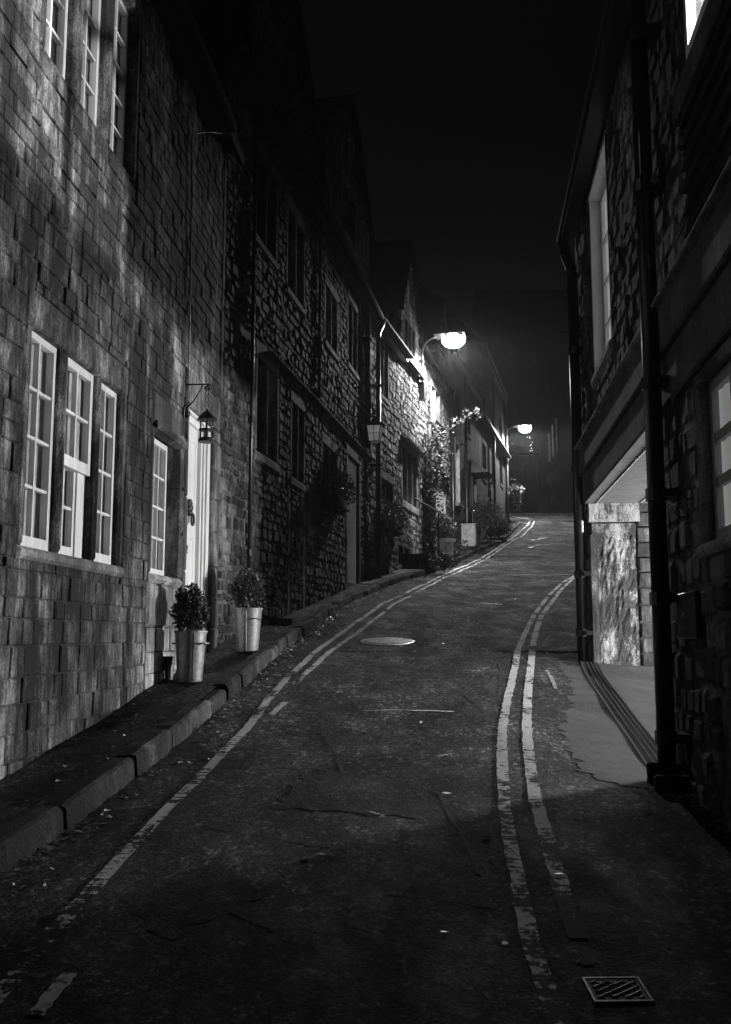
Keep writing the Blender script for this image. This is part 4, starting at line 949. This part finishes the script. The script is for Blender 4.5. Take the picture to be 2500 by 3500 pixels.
px_, py_, pz_ = on_ground(1325, 2194); R2 = thing('round_manhole_cover', 'round cast iron manhole cover shining in the middle of the lane', 'manhole cover', (px_, py_, pz_ + .003)); R2.rotation_euler = (math.atan(.137), 0, 0)
MB().lathe([(.30, -.02), (.30, .006), (.285, .008), (.28, .004)], (0, 0, 0), 36).build('frame', 'manhole_metal', R2); m = MB().lathe([(.275, -.02), (.275, .004)], (0, 0, 0), 36)
m.build('plate', 'grate_metal', R2); m = MB()
for i in range(-6, 7):
    for j in range(-6, 7):
        x, y = i * .042 + (j % 2) * .02, j * .042
        if math.hypot(x, y) < .255: m.box(x - .014, x + .014, y - .014, y + .014, .0, .011)
m.build('tread_pattern', 'manhole_metal', R2)
p0 = (wallx(9.75) - .03, 9.75); p1 = (wallx(5.65) - .03, 5.65); dr = thing('drain_channel', 'long slotted drain grating across the mouth of the lit passage', 'drain', (p1[0], p1[1], 0))
n = 40; g_ = MB()
for side in (-.085, .075):
    m = MB()
    for i in range(n):
        q = []
        for k in (i / n, (i + 1) / n):
            X = p1[0] + (p0[0] - p1[0]) * k; Yy = p1[1] + (p0[1] - p1[1]) * k; zz = gz(X, Yy) + .012; q += [(X + side - p1[0], Yy - p1[1], zz), (X + side + .012 - p1[0], Yy - p1[1], zz), (X + side + .012 - p1[0], Yy - p1[1], zz - .05), (X + side - p1[0], Yy - p1[1], zz - .05)]
        m.add(q, [(0, 1, 5, 4), (1, 2, 6, 5), (3, 0, 4, 7)])
    m.build('drain_edge', 'lead', dr)
for i in range(150):
    k = (i + .5) / 150; X = p1[0] + (p0[0] - p1[0]) * k; Yy = p1[1] + (p0[1] - p1[1]) * k; zz = gz(X, Yy) + .011
    g_.box(X - .072 - p1[0], X + .074 - p1[0], Yy - .007 - p1[1], Yy + .007 - p1[1], zz - .02, zz)
for x in (-.03, .01, .045):
    g_.tube([(p1[0] + (p0[0] - p1[0]) * k - p1[0] + x, p1[1] + (p0[1] - p1[1]) * k - p1[1], gz(p1[0] + (p0[0] - p1[0]) * k, p1[1] + (p0[1] - p1[1]) * k) + .008) for k in np.linspace(0, 1, 20)], .006, 5)
o = g_.build('grating', 'grate_metal', dr); o['kind'] = 'stuff'
MB().tube([(p1[0] + (p0[0] - p1[0]) * k - p1[0], p1[1] + (p0[1] - p1[1]) * k - p1[1], gz(p1[0] + (p0[0] - p1[0]) * k, p1[1] + (p0[1] - p1[1]) * k) - .05) for k in np.linspace(0, 1, 20)], .03, 6).build('channel', 'soil', dr)

# ------------------------------------------------------------------ plants along the left wall
def plant_box(fac, s0, s1, z, h, label_b, label_p, mat, seed, n=900):
    t_ = thing('window_box', label_b, 'window box', fac.w((s0 + s1) / 2, -.12, z), fac.ang); w_ = (s1 - s0) / 2
    MB().box(-w_, w_, -.11, .1, -.16, .0, b=.015).build('trough', 'dressed', t_); MB().box(-w_ + .02, w_ - .02, -.09, .08, -.02, .004).build('soil', 'soil', t_)
    for q in (-w_ * .6, w_ * .6): MB().box(q - .02, q + .02, -.08, .11, -.22, -.16).build('support', 'iron', t_)
    p_ = thing('window_plant', label_p, 'plant', fac.w((s0 + s1) / 2, -.14, z + .004), fac.ang); R = random.Random(seed)
    m = MB()
    for q in np.linspace(-w_ * .8, w_ * .8, 5): m.v += leaves(0, (0, 0, 0), 1, 1, 1, 1, R).v; mm = leaves(n // 5, (q, -.03, h * .4), .26, .17, h * R.uniform(.5, .75), .06, R, .2); m.add(mm.v, mm.f)
    m.build('foliage', mat, p_); m = MB()
    for i in range(20): x = R.uniform(-w_, w_); m.tube([(x * .9, 0, 0), (x, -.03, h * .6)], .004, 4)
    m.build('stems', 'bark', p_)
plant_box(B, 4.75, 5.75, 2.12, .4, 'dark stone window box under the small square window', 'feathery plant spilling from the window box under the small square window', 'leaf_mid', 31)
plant_box(Ch, .55, 2.1, 2.28, .42, 'stone window box under the leaded window', 'bushy white-flecked plant filling the window box under the leaded window', 'leaf_mid', 32, 1800)
# raised bed with the climbing rose
bed = thing('raised_bed', 'low rough stone bed at the foot of the climbing rose', 'planter', (1.22, 21.35, 0), D.ang)
bed.scale = (.75, .8, 1); zb_ = gz(1.22, 21.35) + .05; R = random.Random(40); m = 0
for row in range(2):
    x = -.75
    while x < .7:
        wv = R.uniform(.18, .36); MB().box(x, min(x + wv, .75), -.42, -.2, zb_ + row * .17, zb_ + row * .17 + .155, b=.03).build('stone', 'rubble', bed); x += wv + .012
    for xx in (-.75, .55): MB().box(xx, xx + .2, -.2, .35, zb_ + row * .17, zb_ + row * .17 + .155, b=.02).build('stone', 'rubble', bed)
MB().box(-.6, .58, -.25, .36, zb_ - .1, zb_ + .3).build('soil', 'soil', bed)
ro = thing('climbing_rose', 'leafy climbing rose trained up the lamplit cottage wall', 'plant', (*D.w(.42, -.22, 0)[:2], gz(*D.w(.42, -.22, 0)[:2]) + .1), D.ang); R = random.Random(41)
stems = MB(); fol = MB(); H_ = 4.2
for k in range(9):
    x = R.uniform(-.15, .2); y = R.uniform(-.05, .1); P_ = [(x, y, 0)]; z = 0; dx = R.uniform(-.12, .3)
    while z < H_ * R.uniform(.55, 1.0): z += .22; x = min(.3, max(-.5, x + dx * .08 + R.uniform(-.07, .07))); y = min(.12, max(-.25, y + R.uniform(-.06, .06))); P_.append((x, y, z))
    stems.tube(P_, [.022 * (1 - i / len(P_) * .7) for i in range(len(P_))], 6)
    for (qx, qy, qz) in P_[2:]:
        if R.random() < (.95 if qz > 2.4 else .3 if qz > 1.0 else .5):
            mm = leaves(R.randint(10, 26), (qx + R.uniform(-.2, .08), qy - .08, qz), .2, .16, .2, .09, R, .1); fol.add(mm.v, mm.f)
sp_x = [(.1, 0, 3.0), (.35, -.25, 3.3), (.55, -.6, 3.6), (.65, -.95, 3.85)]; stems.tube(sp_x, [.014, .011, .008, .005], 5)
for q in sp_x[1:]:
    for e in range(3): mm = leaves(12, (q[0] + R.uniform(-.1, .1), q[1] + R.uniform(-.12, .12), q[2]), .16, .16, .1, .1, R, .1); fol.add(mm.v, mm.f)
stems.build('stems', 'bark', ro, smooth=True); fol.build('foliage', 'leaf_mid', ro)
# handrail
hr = thing('handrail', 'thin iron handrail beside the steps to the white boarded door', 'handrail', (1.74, 22.5, 0), D.ang - .2); zz = gz(1.74, 22.5)
MB().tube([(0, 0, zz + .1), (0, 0, zz + 1.35)], .02, 8).build('post', 'iron', hr); MB().tube([(-.02, -.05, zz + 1.28), (0, 0, zz + 1.36), (.0, .62, zz + 1.72)], .02, 8).build('rail', 'iron', hr); MB().tube([(0, .6, zz + .6), (0, .6, zz + 1.7)], .016, 8).build('post', 'iron', hr)
# ribbed white planter with shrub
p = Vector((1.95, 23.2, 0)); zz = gz(p.x, p.y) + .1; pt_ = thing('ribbed_planter', 'tall ribbed white planter holding a dark shrub below the white boarded door', 'planter', (p.x, p.y, zz), D.ang)
m = MB(); NN = 40; prof = [(.2, 0), (.2, .05), (.19, .06), (.22, .5), (.26, .52), (.26, .58), (.23, .58), (.22, .5)]
m.lathe(prof, (0, 0, 0), NN)
for i, v in enumerate(m.v):
    if 2 * NN <= i < 4 * NN: k = i % NN; f_ = 1.0 if k % 2 else .9; m.v[i] = (v[0] * f_, v[1] * f_, v[2])
m.box(-.23, .23, -.23, .23, -.1, .02); m.build('pot', 'white_pot', pt_); MB().lathe([(.001, .53), (.23, .53)], (0, 0, 0), 20).build('soil', 'soil', pt_)
def shrub(name, label, p, z, rx, rz, n, size, mat, seed, cat='shrub', group=None):
    R = random.Random(seed); t_ = thing(name, label, cat, (p[0], p[1], z), 0, group); m = MB()
    for i in range(14): an = R.uniform(0, 6.28); q = R.uniform(.1, .8) * rx; m.tube([(0, 0, 0), (q * .4 * math.cos(an), q * .4 * math.sin(an), rz * .8), (q * math.cos(an), q * math.sin(an), rz * 1.5)], [.012, .009, .004], 5)
    m.build('stems', 'bark', t_); f_ = MB()
    for i in range(9):
        an = R.uniform(0, 6.28); q = R.uniform(0, .6) * rx; mm = leaves(n // 9, (q * math.cos(an), q * math.sin(an), rz * R.uniform(.7, 1.35)), rx * R.uniform(.4, .65), rx * R.uniform(.4, .65), rz * R.uniform(.4, .6), size, R, .1); f_.add(mm.v, mm.f)
    f_.build('foliage', mat, t_)
shrub('potted_shrub', 'dense feathery shrub growing in the ribbed white planter', Vector((1.93, 23.4, 0)), zz + .53, .42, .4, 2000, .07, 'leaf_mid', 51)
q = Vector((2.35, 24.9, 0)); shrub('low_shrub', 'low dark shrub between the ribbed planter and the rendered cottage', q, gz(q.x, q.y) + .1, .35, .25, 500, .07, 'leaf_dark', 52)
q = Vector((1.72, 20.75, 0)); shrub('trailing_plant', 'trailing plant at the kerb beside the low stone bed', q, gz(q.x, q.y) + .08, .4, .22, 700, .06, 'leaf_dark', 53)
# meter box
q = E_.px(1598, 1845, .3); p = Vector((3.27, 29.1, 0)); zz = gz(p.x, p.y) + .1
mb = thing('meter_cabinet', 'pale box cabinet standing against the rendered cottage wall', 'cabinet', (p.x, p.y, zz), E_.ang); MB().box(-.27, .27, -.14, .28, .06, .72, b=.02).build('body', 'meter_box', mb); MB().box(-.24, .24, -.152, -.14, .1, .68).build('door', 'meter_box', mb); MB().box(-.29, .29, -.16, .29, .72, .75).build('lid', 'meter_box', mb); MB().box(-.25, .25, -.12, .27, 0, .06).build('plinth', 'kerb', mb)
for i, (s, y, rx, rz, lb) in enumerate(((3.9, -.55, .75, .75, 'tall dark shrub beside the pale cabinet'), (4.75, -.5, .6, .5, 'dark spreading shrub under the porch canopy of the rendered cottage'), (5.6, -.5, .6, .35, 'low dark shrub where the rendered cottage meets the hilltop house'))):
    q = Vector(((4.0, 32.0, 0), (4.45, 33.6, 0), (5.0, 35.4, 0))[i]); shrub('doorstep_shrub', lb, q, gz(q.x, q.y) + (.3 if i == 0 else .1), rx, rz, 1500, .09, 'leaf_dark', 60 + i)
q = H.w(2.0, -.45, 0); shrub('doorstep_shrub', 'small dark shrub at the foot of the hilltop house', q, gz(q.x, q.y) + .1, .5, .3, 700, .08, 'leaf_dark', 66)
# hanging basket at the corner
q = H.w(9.55, -.45, 6.45); hb = thing('hanging_basket', 'trailing hanging basket on the corner of the hilltop house', 'hanging basket', q, H.ang); R = random.Random(70)
MB().lathe([(.001, -.25), (.15, -.2), (.25, 0)], (0, 0, 0), 12).build('basket', 'iron', hb); MB().tube([(0, 0, 0), (0, 0, .5), (0, .45, .55)], .012, 6).build('bracket', 'iron', hb)
f_ = leaves(500, (0, 0, 0), .38, .38, .28, .09, R, .2); g2 = leaves(260, (.05, -.05, -.5), .2, .2, .5, .08, R, .1); f_.add(g2.v, g2.f); f_.build('foliage', 'leaf_mid', hb)

# ------------------------------------------------------------------ beyond the brow: church, pier, railings, dark house
chx = thing('church', 'tall dark church wall with three narrow pale lancet windows', 'church', (10.6, 64, 6.9), 0)
MB().box(-2.0, 9, 0, .8, -1, 14).build('wall', 'render', chx); MB().add([(x, y, z) for x in (-2.3, 9.3) for y, z in ((-.4, 13.6), (6, 19), (12.4, 13.6), (6, 19.3))], [(0, 1, 3), (1, 2, 3), (4, 7, 5), (5, 7, 6), (0, 4, 5, 1), (1, 5, 6, 2), (0, 3, 7, 4), (3, 2, 6, 7)]).build('roof', 'slate', chx)
def lancet(px, y0, y1, wpx):
    r0, r1 = ray(px, y1), ray(px, y0); t_ = 64 / r0[1]; xx = r0[0] * t_ - 10.6; za = r0[2] * t_ - 6.9; zb2 = r1[2] * 64 / r1[1] - 6.9; w_ = wpx * 64 / F / 2
    m = MB(); poly = [(xx - w_, za), (xx + w_, za), (xx + w_, zb2 - w_ * 2.5), (xx + w_ * .6, zb2 - w_), (xx, zb2), (xx - w_ * .6, zb2 - w_), (xx - w_, zb2 - w_ * 2.5)]
    m.prism(poly, -.012, .1); o = m.build('lancet_window', 'lancet', chx)
    MB().prism([(xx - w_ - .06, za), (xx - w_, za), (xx - w_, zb2 - w_ * 2), (xx - w_ - .06, zb2 - w_ * 2)], -.06, .05).prism([(xx + w_, za), (xx + w_ + .06, za), (xx + w_ + .06, zb2 - w_ * 2), (xx + w_, zb2 - w_ * 2)], -.06, .05).build('reveal', 'dressed', o)
lancet(1879, 1478, 1577, 7); lancet(1891, 1450, 1563, 7); lancet(1903, 1428, 1545, 3)
MB().box(3.6, 4.3, -.9, 0, -1, 10).build('buttress', 'render', chx)
gp = tag(MB().box(-1.3, 1.1, -.3, .3, -.5, 3.9, b=.05).box(-1.4, 1.2, -.4, .4, 3.9, 4.1, b=.05).build('gate_pier', 'render_pale', None, loc=(9.4, 57.5, G(57.5))), 'broad stone wall end with flat coping beside the iron railings', 'wall')
rl = thing('railings', 'low spiked iron railings in front of the church', 'railings', (10.6, 56.5, G(56.5)), 0)
for i in range(44): MB().tube([(i * .13, 0, 0), (i * .13, 0, .92)], .012, 5).lathe([(.03, .92), (.001, 1.06)], (i * .13, 0, 0), 5).build('bar', 'lead', rl)
for z in (.15, .82): MB().box(-.05, 5.7, -.012, .012, z - .015, z + .015).build('rail', 'lead', rl)
RH = Fac('hill_right_house', (8.95, 40), (6.15, 26), 'plain dark rendered house across the lane at the brow', 'house'); mullioned(RH, 4, 5.2, 5.5, 6.8, 2); mullioned(RH, 8, 9.2, 5.0, 6.3, 2)
wall_mesh(RH, 'wall', 'render_dark', 0, 14.2, 1.5, 11.5, y0=0); shell(RH, 0, 14.2, 1.5, 11.5, wallmat='render_dark')
# fairy lights and wires
fl = thing('string_lights', 'short string of tiny fairy lights hanging below the far lamp', 'string lights', (11, 62, 14), 0); pts = []
for x, y in ((1803, 1494), (1811, 1494), (1812, 1497), (1820, 1512), (1816, 1521), (1813, 1523), (1817, 1532), (1820, 1540), (1813, 1541)):
    r_ = ray(x, y); t_ = 62 / r_[1]; pts.append((r_[0] * t_ - 11, 0, r_[2] * t_ - 14))
MB().tube([(pts[0][0], 0, pts[0][2] + 1)] + pts, .008, 4).build('cord', 'iron', fl)
for q in pts: MB().sphere(q, .022, 6, 4).build('bulb', 'fairy', fl)
wr = MB(); 
def span(name, a_, b_, sag, label):
    a_, b_ = Vector(a_), Vector(b_); P_ = [a_ + (b_ - a_) * (i / 20) - Vector((0, 0, sag * 4 * (i / 20) * (1 - i / 20))) for i in range(21)]; tag(MB().tube(P_, .006, 5).build(name, 'iron'), label, 'wire')
span('overhead_wire', A.w(8.6, -.2, 5.0), (2.5, 6.0, 9.0), .1, 'thin black wire rising from the eaves gutter of the ashlar house')
span('overhead_wire', H.w(9.5, -.3, 8.6), (13, 63, 13.2), .3, 'thin wire crossing the lane below the far street lamp')

# ------------------------------------------------------------------ leaf litter in the gutter
R = random.Random(77); m = MB()
for i in range(1500):
    Y = R.choice((R.uniform(3.2, 12), R.uniform(8, 26), R.uniform(9.5, 17))); X = kerbx(Y) + abs(R.gauss(0, .07 + .09 * (math.sin(Y * 2.3) > .2))) + .01
    if R.random() < .12: X = R.uniform(kerbx(Y), min(wallx(Y), kerbx(Y) + 3))
    if R.random() < .12: X = R.uniform(rowx(Y) + .05, kerbx(Y) - .1); dz = .115
    else: dz = .004
    an = R.uniform(0, 6.28); L_ = R.uniform(.008, .03); ca, sa = math.cos(an) * L_, math.sin(an) * L_; z = gz(X, Y) + dz
    m.add([(X - ca, Y - sa, z), (X - sa * .5, Y + ca * .5, z + R.uniform(0, .012)), (X + ca, Y + sa, z + R.uniform(0, .012)), (X + sa * .5, Y - ca * .5, z + R.uniform(0, .01))], [(0, 1, 2), (0, 2, 3)])
lt = m.build('leaf_litter', 'leaf_dead'); lt['kind'] = 'stuff'; lt['label'] = 'scattered dry leaves and grit along the kerb'; lt['category'] = 'leaf litter'

# ------------------------------------------------------------------ thin night mist
HZ = 0.0006
t = NT('mist'); pv = t.n('ShaderNodeVolumePrincipled'); pv.inputs['Color'].default_value = (.9, .9, .9, 1); pv.inputs['Density'].default_value = HZ; pv.inputs['Anisotropy'].default_value = .6; t.l(pv.outputs[0], t.out.inputs['Volume'])
hz = MB().box(-330, 330, -330, 640, -42, 34).build('haze', 'mist'); hz['kind'] = 'stuff'; hz['label'] = 'thin night mist filling the street'; hz['category'] = 'mist'
